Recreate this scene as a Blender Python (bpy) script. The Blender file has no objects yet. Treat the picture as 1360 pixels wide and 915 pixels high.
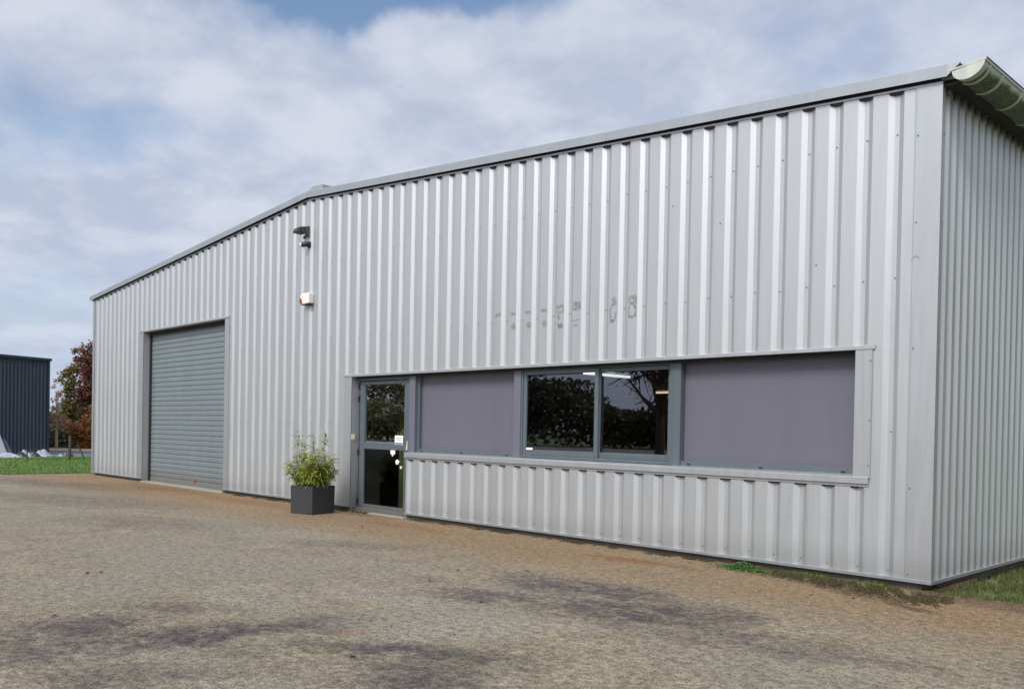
import bpy, bmesh, math, random
from mathutils import Vector, Matrix
rnd = random.Random(7)
R = math.radians
col = bpy.context.scene.collection
scene = bpy.context.scene

# ------------------------------------------------------------------ camera
CAM = Vector((3.2111, -8.5157, 1.3551))
cF = Vector((-0.72008310, 0.69378343, -0.01203653))
cR = Vector((0.69354412, 0.72016404, 0.01898161))
cU = Vector((-0.02183740, -0.00532047, 0.99974738))
cam_d = bpy.data.cameras.new('camera')
cam = bpy.data.objects.new('camera', cam_d); col.objects.link(cam)
m = Matrix((cR, cU, -cF)).transposed().to_4x4(); m.translation = CAM
cam.matrix_world = m
cam_d.sensor_fit = 'HORIZONTAL'; cam_d.sensor_width = 36; cam_d.lens = 31.2025
cam_d.shift_y = 0.09408; cam_d.clip_end = 3000; cam_d.clip_start = 0.05
scene.camera = cam

# ------------------------------------------------------------------ light
SUN_AZ = Vector((0.276, -0.961)); SUN_EL = R(43)
sun_d = bpy.data.lights.new('sun', 'SUN'); sun_d.energy = 3.1; sun_d.angle = R(18)
sun_d.color = (1.0, 0.965, 0.92)
sun = bpy.data.objects.new('sun', sun_d); col.objects.link(sun)
sdir = Vector((SUN_AZ.x*math.cos(SUN_EL), SUN_AZ.y*math.cos(SUN_EL), math.sin(SUN_EL)))
sun.rotation_euler = sdir.to_track_quat('Z', 'Y').to_euler(); sun.location = (10, -14, 20)

class NT:
    """tiny node-tree helper"""
    def __init__(s, nt): s.nt = nt; s.n = nt.nodes; s.l = nt.links
    def add(s, typ, **kw):
        nd = s.n.new(typ)
        for k, v in kw.items():
            if k.startswith('i_'):
                key = k[2:]; key = int(key) if key.isdigit() else key.replace('_', ' ')
                s.put(nd.inputs[key], v)
            else: setattr(nd, k, v)
        return nd
    def put(s, sock, v):
        if hasattr(v, 'is_linked') or hasattr(v, 'links'): s.l.new(v, sock)
        else: sock.default_value = v
    def math(s, op, a, b=None, c=None, clamp=False):
        nd = s.n.new('ShaderNodeMath'); nd.operation = op; nd.use_clamp = clamp
        for i, v in enumerate((a, b, c)):
            if v is not None: s.put(nd.inputs[i], v)
        return nd.outputs[0]
    def mix(s, f, a, b, blend='MIX'):
        nd = s.n.new('ShaderNodeMix'); nd.data_type = 'RGBA'; nd.blend_type = blend
        s.put(nd.inputs[0], f); s.put(nd.inputs[6], a); s.put(nd.inputs[7], b)
        return nd.outputs[2]
    def noise(s, vec, scale, detail=3, rough=.55, dist=0):
        nd = s.n.new('ShaderNodeTexNoise'); s.put(nd.inputs['Vector'], vec)
        nd.inputs['Scale'].default_value = scale; nd.inputs['Detail'].default_value = detail
        nd.inputs['Roughness'].default_value = rough; nd.inputs['Distortion'].default_value = dist
        return nd.outputs['Fac']
    def ramp(s, f, lo, hi, a=0.0, b=1.0):
        nd = s.n.new('ShaderNodeMapRange'); nd.interpolation_type = 'SMOOTHSTEP'
        s.put(nd.inputs[0], f); nd.inputs[1].default_value = lo; nd.inputs[2].default_value = hi
        nd.inputs[3].default_value = a; nd.inputs[4].default_value = b
        return nd.outputs[0]
    def scalev(s, vec, sc, loc=(0, 0, 0)):
        nd = s.n.new('ShaderNodeMapping'); s.put(nd.inputs[0], vec)
        nd.inputs['Scale'].default_value = sc; nd.inputs['Location'].default_value = loc
        return nd.outputs[0]
    def vmath(s, op, a, b=None):
        nd = s.n.new('ShaderNodeVectorMath'); nd.operation = op
        s.put(nd.inputs[0], a)
        if b is not None: s.put(nd.inputs[1], b)
        return nd

world = bpy.data.worlds.new('World'); scene.world = world; world.use_nodes = True
w = NT(world.node_tree); w.n.clear()
sky = w.add('ShaderNodeTexSky'); sky.sky_type = 'NISHITA'; sky.sun_disc = False
sky.sun_elevation = SUN_EL; sky.sun_rotation = R(164); sky.air_density = 1.0; sky.dust_density = 1.0
bg_sky = w.add('ShaderNodeBackground', i_Strength=0.15); w.l.new(sky.outputs[0], bg_sky.inputs[0])
tc = w.add('ShaderNodeTexCoord')
nrm = w.vmath('NORMALIZE', tc.outputs['Generated']).outputs[0]
sep = w.add('ShaderNodeSeparateXYZ'); w.l.new(nrm, sep.inputs[0])
X, Y, Z = sep.outputs
den = w.math('ADD', w.math('MAXIMUM', Z, 0.0), 0.27)
cmb = w.add('ShaderNodeCombineXYZ'); w.put(cmb.inputs[0], w.math('DIVIDE', X, den)); w.put(cmb.inputs[1], w.math('DIVIDE', Y, den))
P = cmb.outputs[0]
n_big = w.noise(w.scalev(P, (1, 1, 1), (3.1, 1.7, 0)), 1.7, 7, .55, .2)
n_mid = w.noise(w.scalev(P, (1, 1, 1), (7.4, 2.2, 5)), 4.6, 7, .55, .1)
n_mix = w.math('ADD', w.math('MULTIPLY', n_big, .6), w.math('MULTIPLY', n_mid, .4))
wn = w.add('ShaderNodeTexNoise', i_Scale=9.0, i_Detail=5.0); w.l.new(nrm, wn.inputs['Vector'])
wo_ = w.vmath('MULTIPLY', w.vmath('SUBTRACT', wn.outputs['Color'], (.5, .5, .5)).outputs[0], (.16, .16, .10)).outputs[0]
nrmw = w.vmath('ADD', nrm, wo_).outputs[0]
def dirmask(az_px, v_px, width, height):
    """clearing in the clouds round a sky direction"""
    d = (cF + cR*((az_px-680)/1178.8) + cU*((585.45-v_px)/1178.8)).normalized()
    dv = w.vmath('SUBTRACT', nrmw, tuple(d)).outputs[0]
    t = Vector((0, 0, 1)).cross(d).normalized(); up = d.cross(t)
    a = w.vmath('DOT_PRODUCT', dv, tuple(t)).outputs['Value']; b = w.vmath('DOT_PRODUCT', dv, tuple(up)).outputs['Value']
    q = w.math('ADD', w.math('POWER', w.math('DIVIDE', w.math('ABSOLUTE', a), width), 2), w.math('POWER', w.math('DIVIDE', w.math('ABSOLUTE', b), height), 2))
    return w.math('POWER', 2.718, w.math('MULTIPLY', q, -1))
hole = w.math('MULTIPLY', dirmask(420, -10, .10, .036), 1.3)
for args, k in (((600, -4, .10, .030), 1.1), ((1170, 50, .16, .05), .28), ((700, -60, .5, .05), .16), ((60, 170, .07, .03), .4), ((230, 180, .09, .03), .35), ((60, 380, .10, .035), .4), ((470, 110, .06, .02), .3)):
    hole = w.math('ADD', hole, w.math('MULTIPLY', dirmask(*args), k))
cover = w.ramp(w.math('SUBTRACT', w.math('ADD', n_mix, .17), w.math('MULTIPLY', hole, .30)), .36, .64)
cover = w.math('ADD', w.math('MULTIPLY', cover, .68), w.math('MULTIPLY', w.math('SUBTRACT', 1.0, hole, clamp=True), .31))
shade = w.ramp(w.noise(w.scalev(P, (1, 1, 1), (1.3, 8.2, 2)), 4.0, 8, .58, .15), .34, .66)
ccol = w.mix(shade, (.475, .535, .68, 1), (.68, .715, .82, 1))
hz = w.math('POWER', 2.718, w.math('MULTIPLY', w.math('MAXIMUM', Z, 0.0), -9))
ccol = w.mix(w.math('MULTIPLY', hz, .8), ccol, (.54, .625, .80, 1))
# the cloud deck glows round the hidden sun, behind the camera
sd = w.math('MAXIMUM', w.vmath('DOT_PRODUCT', nrm, tuple(sdir)).outputs['Value'], 0.0)
glow = w.math('ADD', 1.0, w.math('MULTIPLY', w.math('POWER', sd, 2.2), 2.1))
bg_c = w.add('ShaderNodeBackground'); w.put(bg_c.inputs[0], ccol); w.put(bg_c.inputs[1], glow)
mx = w.add('ShaderNodeMixShader'); w.put(mx.inputs[0], cover)
w.l.new(bg_sky.outputs[0], mx.inputs[1]); w.l.new(bg_c.outputs[0], mx.inputs[2])
wo = w.add('ShaderNodeOutputWorld'); w.l.new(mx.outputs[0], wo.inputs[0])

scene.view_settings.view_transform = 'Standard'; scene.view_settings.look = 'None'
scene.view_settings.exposure = 0.0; scene.view_settings.gamma = 1.0
scene.render.engine = 'CYCLES'
scene.cycles.max_bounces = 8; scene.cycles.transparent_max_bounces = 12
scene.cycles.use_denoising = True

# ------------------------------------------------------------------ materials
def new_mat(name):
    mt = bpy.data.materials.new(name); mt.use_nodes = True
    t = NT(mt.node_tree); t.n.clear()
    out = t.add('ShaderNodeOutputMaterial'); p = t.add('ShaderNodeBsdfPrincipled'); t.l.new(p.outputs[0], out.inputs[0])
    return mt, t, p, out
def geo_pos(t): return t.add('ShaderNodeNewGeometry').outputs['Position']
def paint(name, rgb, rough=.45, var=.06, metal=0.0, dirt=0.0, dirtcol=(.13, .12, .09), spec=.5, bump=0.0):
    mt, t, p, out = new_mat(name); pos = geo_pos(t)
    n1 = t.noise(t.scalev(pos, (1.3, 1.3, .25)), 1.6, 5, .6)
    n2 = t.noise(t.scalev(pos, (9, 9, .6)), 2.2, 4, .6)
    f = t.math('ADD', t.math('MULTIPLY', n1, .6), t.math('MULTIPLY', n2, .4))
    a = tuple(c*(1-var) for c in rgb)+(1,); b = tuple(min(1, c*(1+var)) for c in rgb)+(1,)
    c = t.mix(t.ramp(f, .3, .7), a, b)
    if dirt:
        sp = t.add('ShaderNodeSeparateXYZ'); t.l.new(pos, sp.inputs[0])
        low = t.ramp(t.math('SUBTRACT', sp.outputs[2], t.math('MULTIPLY', n2, .35)), -.12, .16, 1, 0)
        c = t.mix(t.math('MULTIPLY', low, dirt), c, dirtcol+(1,))
        st = t.ramp(t.noise(t.scalev(pos, (22, 22, .8)), 1.5, 5, .7), .60, .80)
        c = t.mix(t.math('MULTIPLY', st, dirt*.45), c, dirtcol+(1,))
    t.put(p.inputs['Base Color'], c); p.inputs['Metallic'].default_value = metal
    p.inputs['Specular IOR Level'].default_value = spec
    t.put(p.inputs['Roughness'], t.ramp(n2, .2, .8, rough-.06, rough+.08))
    if bump:
        b_ = t.add('ShaderNodeBump', i_Strength=bump, i_Distance=.01); t.put(b_.inputs['Height'], t.noise(t.scalev(pos, (1, 1, .35)), 5, 3, .5))
        t.l.new(b_.outputs[0], p.inputs['Normal'])
    return mt
M = {}
M['sheet'] = paint('silver_grey_sheet', (.445, .453, .44), .48, .03, .62, .20, bump=.03)
M['flash'] = paint('grey_flashing', (.405, .41, .40), .44, .04, .6, .2, bump=.04)
M['trimtop'] = paint('grey_roof_trim', (.36, .375, .372), .45, .06, .55, .2, bump=.05)
M['frame'] = paint('blue_grey_aluminium', (.095, .115, .122), .38, .06, .1, .25)
M['post'] = paint('purple_grey_post', (.12, .122, .15), .5, .05, 0, .2)
M['panel'] = paint('purple_grey_panel', (.108, .105, .126), .62, .05, 0, .15, bump=.04)
M['panelscuff'] = paint('pale_scuff', (.15, .145, .165), .7)
M['shutter'] = paint('blue_grey_shutter', (.172, .198, .204), .42, .07, .15, .6)
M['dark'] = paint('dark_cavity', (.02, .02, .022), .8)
M['inner'] = paint('dim_inner_wall', (.11, .11, .105), .8)
M['olive'] = paint('olive_partition', (.30, .34, .12), .8)
M['navy'] = paint('navy_sheet', (.026, .036, .052), .5, .06, .1, .1)
M['navytrim'] = paint('navy_trim', (.012, .018, .028), .5)
M['black'] = paint('black_plastic', (.018, .018, .02), .45)
M['darkgreen'] = paint('olive_grey_metal', (.045, .05, .042), .45)
M['white'] = paint('white_plastic', (.78, .78, .74), .4)
M['cream'] = paint('cream_plastic', (.74, .70, .60), .4)
M['red'] = paint('red_lens', (.30, .03, .015), .25)
M['redmark'] = paint('faded_red_tag', (.35, .07, .05), .5)
M['beige'] = paint('beige_plastic', (.62, .52, .36), .5)
M['soil'] = paint('potting_soil', (.06, .045, .03), .95, .3)
M['pot'] = paint('charcoal_composite', (.032, .032, .034), .55, .2, bump=.2)
M['concrete'] = paint('pale_concrete', (.25, .225, .185), .85, .15, bump=.4)
M['slab'] = paint('weathered_slab', (.10, .085, .065), .9, .3, bump=.5)
M['pebble'] = paint('brown_grit', (.17, .15, .12), .9, .3)
M['tarp'] = paint('white_plastic_film', (.27, .29, .33), .4, .08)
mt, t, p, out = new_mat('glue_residue'); p.inputs['Base Color'].default_value = (.10, .10, .085, 1); p.inputs['Roughness'].default_value = .8
tr = t.add('ShaderNodeBsdfTransparent'); mx = t.add('ShaderNodeMixShader'); gp = geo_pos(t)
t.put(mx.inputs[0], t.math('MULTIPLY', t.ramp(t.noise(gp, 34, 5, .65), .28, .66), .40)); t.l.new(tr.outputs[0], mx.inputs[1]); t.l.new(p.outputs[0], mx.inputs[2]); t.l.new(mx.outputs[0], out.inputs[0])
M['ghost'] = mt
M['screw'] = paint('screw_head', (.20, .20, .21), .4, .1, .5)
M['bark'] = paint('grey_brown_bark', (.12, .09, .065), .9, .3, bump=.5)
M['barkpale'] = paint('pale_bark', (.26, .21, .15), .9, .2)
M['wood'] = paint('weathered_post', (.07, .055, .045), .9, .3)

# gutter: white PVC with green algae on its underside
mt, t, p, out = new_mat('algae_stained_pvc'); pos = geo_pos(t)
g = t.add('ShaderNodeNewGeometry'); sp = t.add('ShaderNodeSeparateXYZ'); t.l.new(pos, sp.inputs[0])
na = t.noise(pos, 7, 6, .65); nb = t.noise(t.scalev(pos, (30, 9, 30)), 2, 5, .7)
h = t.math('ADD', sp.outputs[2], t.math('MULTIPLY', t.math('SUBTRACT', na, .5), .11))
alg = t.math('MULTIPLY', t.ramp(h, 4.69, 4.635, 0, 1), t.ramp(nb, .25, .6, .65, 1))
yy = t.ramp(sp.outputs[1], -.02, .03, 0, 1)
alg = t.math('MULTIPLY', alg, yy)
c = t.mix(t.ramp(na, .35, .65), (.055, .075, .03, 1), (.022, .028, .018, 1))
t.put(p.inputs['Base Color'], t.mix(alg, t.mix(nb, (.50, .51, .47, 1), (.38, .40, .34, 1)), c)); p.inputs['Roughness'].default_value = .5
M['gutter'] = mt
M['gutterband'] = paint('pale_pvc_band', (.42, .45, .37), .5, .2)

# window glass: thin tinted pane
def glass(name, tint=.45, k=3.2):
    mt, t, p, out = new_mat(name); t.n.remove(p)
    tr = t.add('ShaderNodeBsdfTransparent'); tr.inputs[0].default_value = (tint, tint*1.02, tint, 1)
    gl = t.add('ShaderNodeBsdfGlossy'); gl.inputs['Roughness'].default_value = .012; gl.inputs[0].default_value = (.95, .95, 1, 1)
    fr = t.add('ShaderNodeFresnel', i_IOR=1.5)
    b_ = t.add('ShaderNodeBump', i_Strength=.02, i_Distance=.02); t.put(b_.inputs['Height'], t.noise(geo_pos(t), 1.6, 2, .5)); t.l.new(b_.outputs[0], gl.inputs['Normal'])
    mx = t.add('ShaderNodeMixShader'); t.put(mx.inputs[0], t.math('MULTIPLY', fr.outputs[0], k, clamp=True)); t.l.new(tr.outputs[0], mx.inputs[1]); t.l.new(gl.outputs[0], mx.inputs[2]); t.l.new(mx.outputs[0], out.inputs[0])
    return mt
M['glass'] = glass('dark_window_glass'); M['doorglass'] = glass('dark_door_glass', .4, .6)
def emit(name, rgb, s):
    mt, t, p, out = new_mat(name); p.inputs['Emission Color'].default_value = rgb+(1,); p.inputs['Emission Strength'].default_value = s
    p.inputs['Base Color'].default_value = (.8, .8, .8, 1); return mt
M['tube'] = emit('lit_tube', (.92, .97, 1.0), 1.9); M['tubewarm'] = emit('lit_tube_warm', (1, .85, .55), 1.6)

# foliage: colour varies leaf by leaf
def leaf(name, cols, trans=.25, rough=.6):
    mt, t, p, out = new_mat(name)
    rp = t.add('ShaderNodeNewGeometry').outputs['Random Per Island']
    cr = t.add('ShaderNodeValToRGB'); t.l.new(rp, cr.inputs[0]); el = cr.color_ramp.elements
    for i, c in enumerate(cols):
        e = el[i] if i < 2 else el.new(1)
        e.color = c+(1,)
    for i, e in enumerate(list(el)): e.position = i/max(1, len(cols)-1)
    t.l.new(cr.outputs[0], p.inputs['Base Color']); p.inputs['Roughness'].default_value = rough
    tl = t.add('ShaderNodeBsdfTranslucent'); t.l.new(cr.outputs[0], tl.inputs[0])
    mx = t.add('ShaderNodeMixShader'); mx.inputs[0].default_value = trans
    t.l.new(p.outputs[0], mx.inputs[1]); t.l.new(tl.outputs[0], mx.inputs[2]); t.l.new(mx.outputs[0], out.inputs[0])
    return mt
M['bamboo'] = leaf('bamboo_leaf', [(.12, .19, .02), (.26, .32, .04), (.48, .46, .09), (.20, .28, .03), (.08, .14, .02), (.42, .34, .11)], .35, .45)
M['leaf_red'] = leaf('dark_red_leaf', [(.08, .018, .014), (.12, .028, .018), (.05, .014, .014), (.18, .06, .02)])
M['leaf_olive'] = leaf('olive_autumn_leaf', [(.09, .08, .02), (.17, .12, .025), (.05, .055, .018), (.22, .12, .03)])
M['leaf_orange'] = leaf('rusty_leaf', [(.30, .09, .02), (.17, .045, .015), (.38, .15, .035), (.10, .045, .02)])
M['leaf_pink'] = leaf('pale_russet_leaf', [(.26, .12, .07), (.32, .17, .10), (.18, .08, .04)])
M['leaf_green'] = leaf('dull_green_leaf', [(.05, .065, .025), (.085, .09, .035), (.13, .12, .05)])
M['leaf_dark'] = leaf('dark_leaf', [(.02, .028, .012), (.035, .042, .018), (.05, .04, .02)])
M['leaf_belt'] = leaf('autumn_belt_leaf', [(.07, .075, .03), (.13, .11, .045), (.05, .06, .025)])
M['blade'] = leaf('grass_blade', [(.055, .10, .022), (.10, .15, .03), (.22, .22, .05), (.045, .075, .02), (.13, .10, .04)], .3)
M['weed'] = leaf('weed_leaf', [(.045, .12, .018), (.08, .18, .025), (.03, .085, .018)], .25)
M['moss'] = leaf('moss_and_dry_roots', [(.09, .085, .02), (.045, .028, .014), (.11, .065, .03), (.07, .09, .022), (.03, .02, .012)], .2, .9)
M['fallen'] = leaf('dead_leaf', [(.13, .06, .025), (.08, .035, .02), (.20, .10, .04)], .1)

# yard: weathered gravelly asphalt with stains of their own shape
mt, t, p, out = new_mat('weathered_yard_asphalt'); pos = geo_pos(t)
sp = t.add('ShaderNodeSeparateXYZ'); t.l.new(pos, sp.inputs[0]); GX, GY = sp.outputs[0], sp.outputs[1]
n_l = t.noise(pos, .55, 6, .6, .3); n_m = t.noise(pos, 2.6, 7, .66, .2); n_s = t.noise(pos, 16, 6, .7)
grain = t.noise(pos, 58, 4, .8); vor = t.add('ShaderNodeTexVoronoi', i_Scale=95.0); t.l.new(pos, vor.inputs['Vector'])
vor2 = t.add('ShaderNodeTexVoronoi', i_Scale=42.0); t.l.new(pos, vor2.inputs['Vector'])
base = t.mix(t.ramp(n_m, .3, .7), (.140, .119, .086, 1), (.215, .187, .138, 1))
base = t.mix(t.ramp(n_l, .35, .7), base, (.175, .160, .128, 1))
def blob(cx, cy, a, b, rot, soft=.5):
    c_, s_ = math.cos(rot), math.sin(rot)
    wx = t.math('ADD', GX, t.math('MULTIPLY', t.math('SUBTRACT', n_m, .5), soft*2.2)); wy = t.math('ADD', GY, t.math('MULTIPLY', t.math('SUBTRACT', n_l, .5), soft*2.2))
    dx = t.math('SUBTRACT', wx, cx); dy = t.math('SUBTRACT', wy, cy)
    u = t.math('ADD', t.math('MULTIPLY', dx, c_/a), t.math('MULTIPLY', dy, s_/a)); v = t.math('ADD', t.math('MULTIPLY', dx, -s_/b), t.math('MULTIPLY', dy, c_/b))
    q = t.math('ADD', t.math('MULTIPLY', u, u), t.math('MULTIPLY', v, v))
    return t.ramp(t.math('ADD', q, t.math('MULTIPLY', t.math('SUBTRACT', n_s, .5), 1.4)), -.3, 1.9, 1, 0)
def blobs(lst):
    acc = None
    for *b_, k in lst:
        x = t.math('MULTIPLY', blob(*b_), k)
        acc = x if acc is None else t.math('MAXIMUM', acc, x)
    return acc
# rust/ochre wash along the wall
ochre = t.ramp(t.math('ADD', GY, t.math('MULTIPLY', t.math('SUBTRACT', n_m, .5), 1.6)), -3.0, -.8)
ochre = t.math('MULTIPLY', ochre, t.ramp(n_l, .25, .6, .45, 1))
base = t.mix(t.math('MULTIPLY', ochre, .86), base, (.180, .118, .060, 1))
rust = blobs([(-2.9, -.72, .75, .16, .05, .25, .8), (-12.3, -.6, 2.2, .35, 0, .4, .55), (-16, -.6, 2.5, .4, 0, .4, .5), (-7, -.7, 1.2, .2, 0, .3, .45), (-2.0, -5.0, .25, .12, .6, .3, .4)])
base = t.mix(rust, base, (.155, .07, .027, 1))
lightp = blobs([(-2.9, -4.1, .8, .3, .3, .4, .75), (-1.6, -4.2, .5, .5, .3, .4, .7), (-1.2, -3.9, 1.1, .16, .75, .4, .6), (-7.5, -2.6, 1.6, .4, .5, .4, .5), (-3.6, -4.9, .6, .5, 0, .5, .4)])
base = t.mix(t.math('MULTIPLY', lightp, .6), base, (.225, .215, .19, 1))
dark = blobs([(-2.55, -5.75, 1.09, 0.35, 1.35, .4, 0.9974999999999999), (-3.3, -6.45, 0.40, 0.58, 0, .4, 0.8400000000000001), (-2.75, -6.75, 0.34, 0.51, .3, .4, 0.8400000000000001), (-1.35, -5.15, 0.98, 0.25, .55, .35, 0.9974999999999999), (-.85, -5.35, 0.46, 0.41, .5, .35, 0.8925), (-1.95, -5.75, 0.40, 0.17, .9, .3, 0.63),
              (-2.05, -2.45, 1.09, 0.39, .05, .4, 0.9450000000000001), (-1.15, -2.9, 0.92, 0.52, .35, .4, 0.9974999999999999), (-2.35, -3.3, 0.63, 0.29, .5, .35, 0.7875000000000001), (-.55, -3.4, 0.63, 0.19, .3, .3, 0.5775000000000001), (.15, -3.05, 0.80, 0.23, .2, .4, 0.63), (-3.5, -5.6, 0.57, 0.22, .7, .4, 0.525),
              (-9.5, -3.5, 1.72, 0.72, .4, .6, 0.3675), (-14, -3, 2.88, 0.87, .3, .6, 0.42000000000000004), (-19, -2.0, 2.88, 0.72, .2, .6, 0.525), (-5.8, -2.4, 0.92, 0.36, .5, .5, 0.42000000000000004), (1.9, -2.3, 0.69, 0.43, .3, .4, 0.525), (-1.9, -6.6, 0.57, 0.29, 1.0, .4, 0.63)])
brk = t.ramp(t.noise(pos, 5.5, 7, .7, .2), .33, .56, .25, 1)
base = t.mix(t.math('MULTIPLY', t.math('MULTIPLY', dark, brk), .95), base, t.mix(n_m, (.030, .025, .030, 1), (.056, .046, .052, 1)))
olive = blobs([(-1.9, -5.6, .5, .3, .8, .5, .5), (-.4, -4.6, .9, .4, .5, .5, .4), (-3.0, -5.4, .5, .2, .8, .5, .4), (.8, -2.4, .9, .4, .2, .5, .4)])
base = t.mix(t.math('MULTIPLY', olive, .5), base, (.215, .20, .115, 1))
mossm = blobs([(-1.3, -.22, .85, .30, -.12, .25, .95), (-.45, -.5, .62, .26, -.35, .25, .95), (.6, .15, 1.1, .40, 0, .25, .95), (.1, -.85, .40, .09, -.35, .2, .9), (.9, -.3, .8, .16, -.1, .2, .6), (-9.0, -.25, .4, .1, 0, .2, .6)])
base = t.mix(mossm, base, t.mix(n_s, (.035, .022, .013, 1), (.095, .065, .032, 1)))
gr = t.math('ADD', t.math('MULTIPLY', grain, .6), t.math('MULTIPLY', n_s, .4))
base = t.mix(1.0, base, t.mix(t.ramp(gr, .37, .65), (.36, .36, .37, 1), (1.68, 1.66, 1.62, 1)), 'MULTIPLY')
base = t.mix(t.ramp(vor.outputs['Distance'], .05, .32, .0, .30), t.mix(1.0, base, (1.55, 1.53, 1.48, 1), 'MULTIPLY'), t.mix(1.0, base, (.45, .45, .45, 1), 'MULTIPLY'))
sepc = t.add('ShaderNodeSeparateColor'); t.l.new(vor2.outputs['Color'], sepc.inputs[0])
base = t.mix(t.math('MULTIPLY', t.math('GREATER_THAN', sepc.outputs[0], .975), t.math('LESS_THAN', vor2.outputs['Distance'], .22)), base, (.30, .28, .25, 1))
base = t.mix(t.math('MULTIPLY', t.math('LESS_THAN', sepc.outputs[1], .04), t.math('LESS_THAN', vor2.outputs['Distance'], .3)), base, (.10, .085, .075, 1))
base = t.mix(1.0, base, (.925, .905, .88, 1), 'MULTIPLY')
t.put(p.inputs['Base Color'], base); p.inputs['Roughness'].default_value = .92; p.inputs['Specular IOR Level'].default_value = .25
b_ = t.add('ShaderNodeBump', i_Strength=.75, i_Distance=.008); t.put(b_.inputs['Height'], t.math('ADD', t.math('MULTIPLY', grain, .9), t.math('MULTIPLY', vor.outputs['Distance'], -.8))); t.l.new(b_.outputs[0], p.inputs['Normal'])
M['yard'] = mt
mt, t, p, out = new_mat('meadow_ground'); pos = geo_pos(t)
c = t.mix(t.ramp(t.noise(pos, .5, 6, .6), .35, .65), (.075, .12, .03, 1), (.12, .15, .045, 1))
c = t.mix(t.ramp(t.noise(t.scalev(pos, (1, 1, 1), (4, 2, 0)), 1.7, 6, .7), .55, .75), c, (.16, .12, .06, 1))
t.put(p.inputs['Base Color'], c); p.inputs['Roughness'].default_value = .95
M['meadow'] = mt
M['road'] = paint('far_asphalt', (.13, .15, .18), .8, .15)
M['lot'] = paint('parking_asphalt', (.19, .185, .17), .9, .15)
M['verge'] = paint('sandy_verge', (.33, .26, .20), .95, .2)

# ------------------------------------------------------------------ mesh helpers
class MB:
    def __init__(s): s.v = []; s.f = []
    def box(s, x0, x1, y0, y1, z0, z1):
        b = len(s.v); s.v += [(x, y, z) for z in (z0, z1) for y in (y0, y1) for x in (x0, x1)]
        s.f += [tuple(b+i for i in q) for q in ((0, 2, 3, 1), (4, 5, 7, 6), (0, 1, 5, 4), (2, 6, 7, 3), (0, 4, 6, 2), (1, 3, 7, 5))]; return s
    def quad(s, *pts): b = len(s.v); s.v += [tuple(q) for q in pts]; s.f.append(tuple(range(b, b+len(pts)))); return s
    def prism(s, poly, axis, a0, a1):
        """poly of 2-D points extruded along axis ('x': (y,z), 'y': (x,z), 'z': (x,y))"""
        n = len(poly); b = len(s.v)
        for a in (a0, a1):
            for q in poly:
                s.v.append({'x': (a, q[0], q[1]), 'y': (q[0], a, q[1]), 'z': (q[0], q[1], a)}[axis])
        for i in range(n):
            j = (i+1) % n; s.f.append((b+i, b+j, b+n+j, b+n+i))
        s.f.append(tuple(b+i for i in range(n))[::-1]); s.f.append(tuple(b+n+i for i in range(n))); return s
    def tube(s, pts, radii, n=8, cap=True):
        pts = [Vector(q) for q in pts]; rings = []
        if not hasattr(radii, '__len__'): radii = [radii]*len(pts)
        for i, q in enumerate(pts):
            d = (pts[min(i+1, len(pts)-1)]-pts[max(i-1, 0)]).normalized()
            a = d.orthogonal().normalized() if i == 0 else (rings[-1][1]-d*rings[-1][1].dot(d)).normalized()
            c_ = d.cross(a); b = len(s.v)
            for k in range(n):
                an = 2*math.pi*k/n; s.v.append(tuple(q+(a*math.cos(an)+c_*math.sin(an))*radii[i]))
            rings.append((b, a))
        for (b0, _), (b1, _) in zip(rings, rings[1:]):
            for k in range(n): s.f.append((b0+k, b0+(k+1) % n, b1+(k+1) % n, b1+k))
        if cap:
            s.f.append(tuple(rings[0][0]+k for k in range(n))[::-1]); s.f.append(tuple(rings[-1][0]+k for k in range(n)))
        return s
    def build(s, name, mat, parent=None, bevel=0, smooth=False, loc=None):
        me = bpy.data.meshes.new(name); me.from_pydata(s.v, [], s.f); me.update()
        bm = bmesh.new(); bm.from_mesh(me); bmesh.ops.recalc_face_normals(bm, faces=bm.faces); bm.to_mesh(me); bm.free()
        if smooth: me.polygons.foreach_set('use_smooth', [True]*len(me.polygons))
        me.materials.append(mat)
        o = bpy.data.objects.new(name, me); col.objects.link(o)
        if parent: o.parent = parent; o.matrix_parent_inverse = Matrix.Translation(parent.location).inverted() if parent.type == 'EMPTY' else Matrix.Identity(4)
        if bevel:
            b = o.modifiers.new('bevel', 'BEVEL'); b.width = bevel; b.segments = 2; b.limit_method = 'ANGLE'
        return o
def tag(o, label=None, cat=None, group=None, kind=None):
    if label: o['label'] = label
    if cat: o['category'] = cat
    if group: o['group'] = group
    if kind: o['kind'] = kind
    return o
def empty(name, loc, label, cat, group=None):
    o = bpy.data.objects.new(name, None); col.objects.link(o); o.location = loc; o.empty_display_size = .3
    return tag(o, label, cat, group)
G = -0.07     # yard level; the cladding starts at z = 0

# ------------------------------------------------------------------ setting
mb = MB(); mb.quad((-900, -900, -.13), (900, -900, -.13), (900, 900, -.13), (-900, 900, -.13)); tag(mb.build('ground', M['meadow']), 'green grass ground reaching to the horizon', kind='structure')
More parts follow.
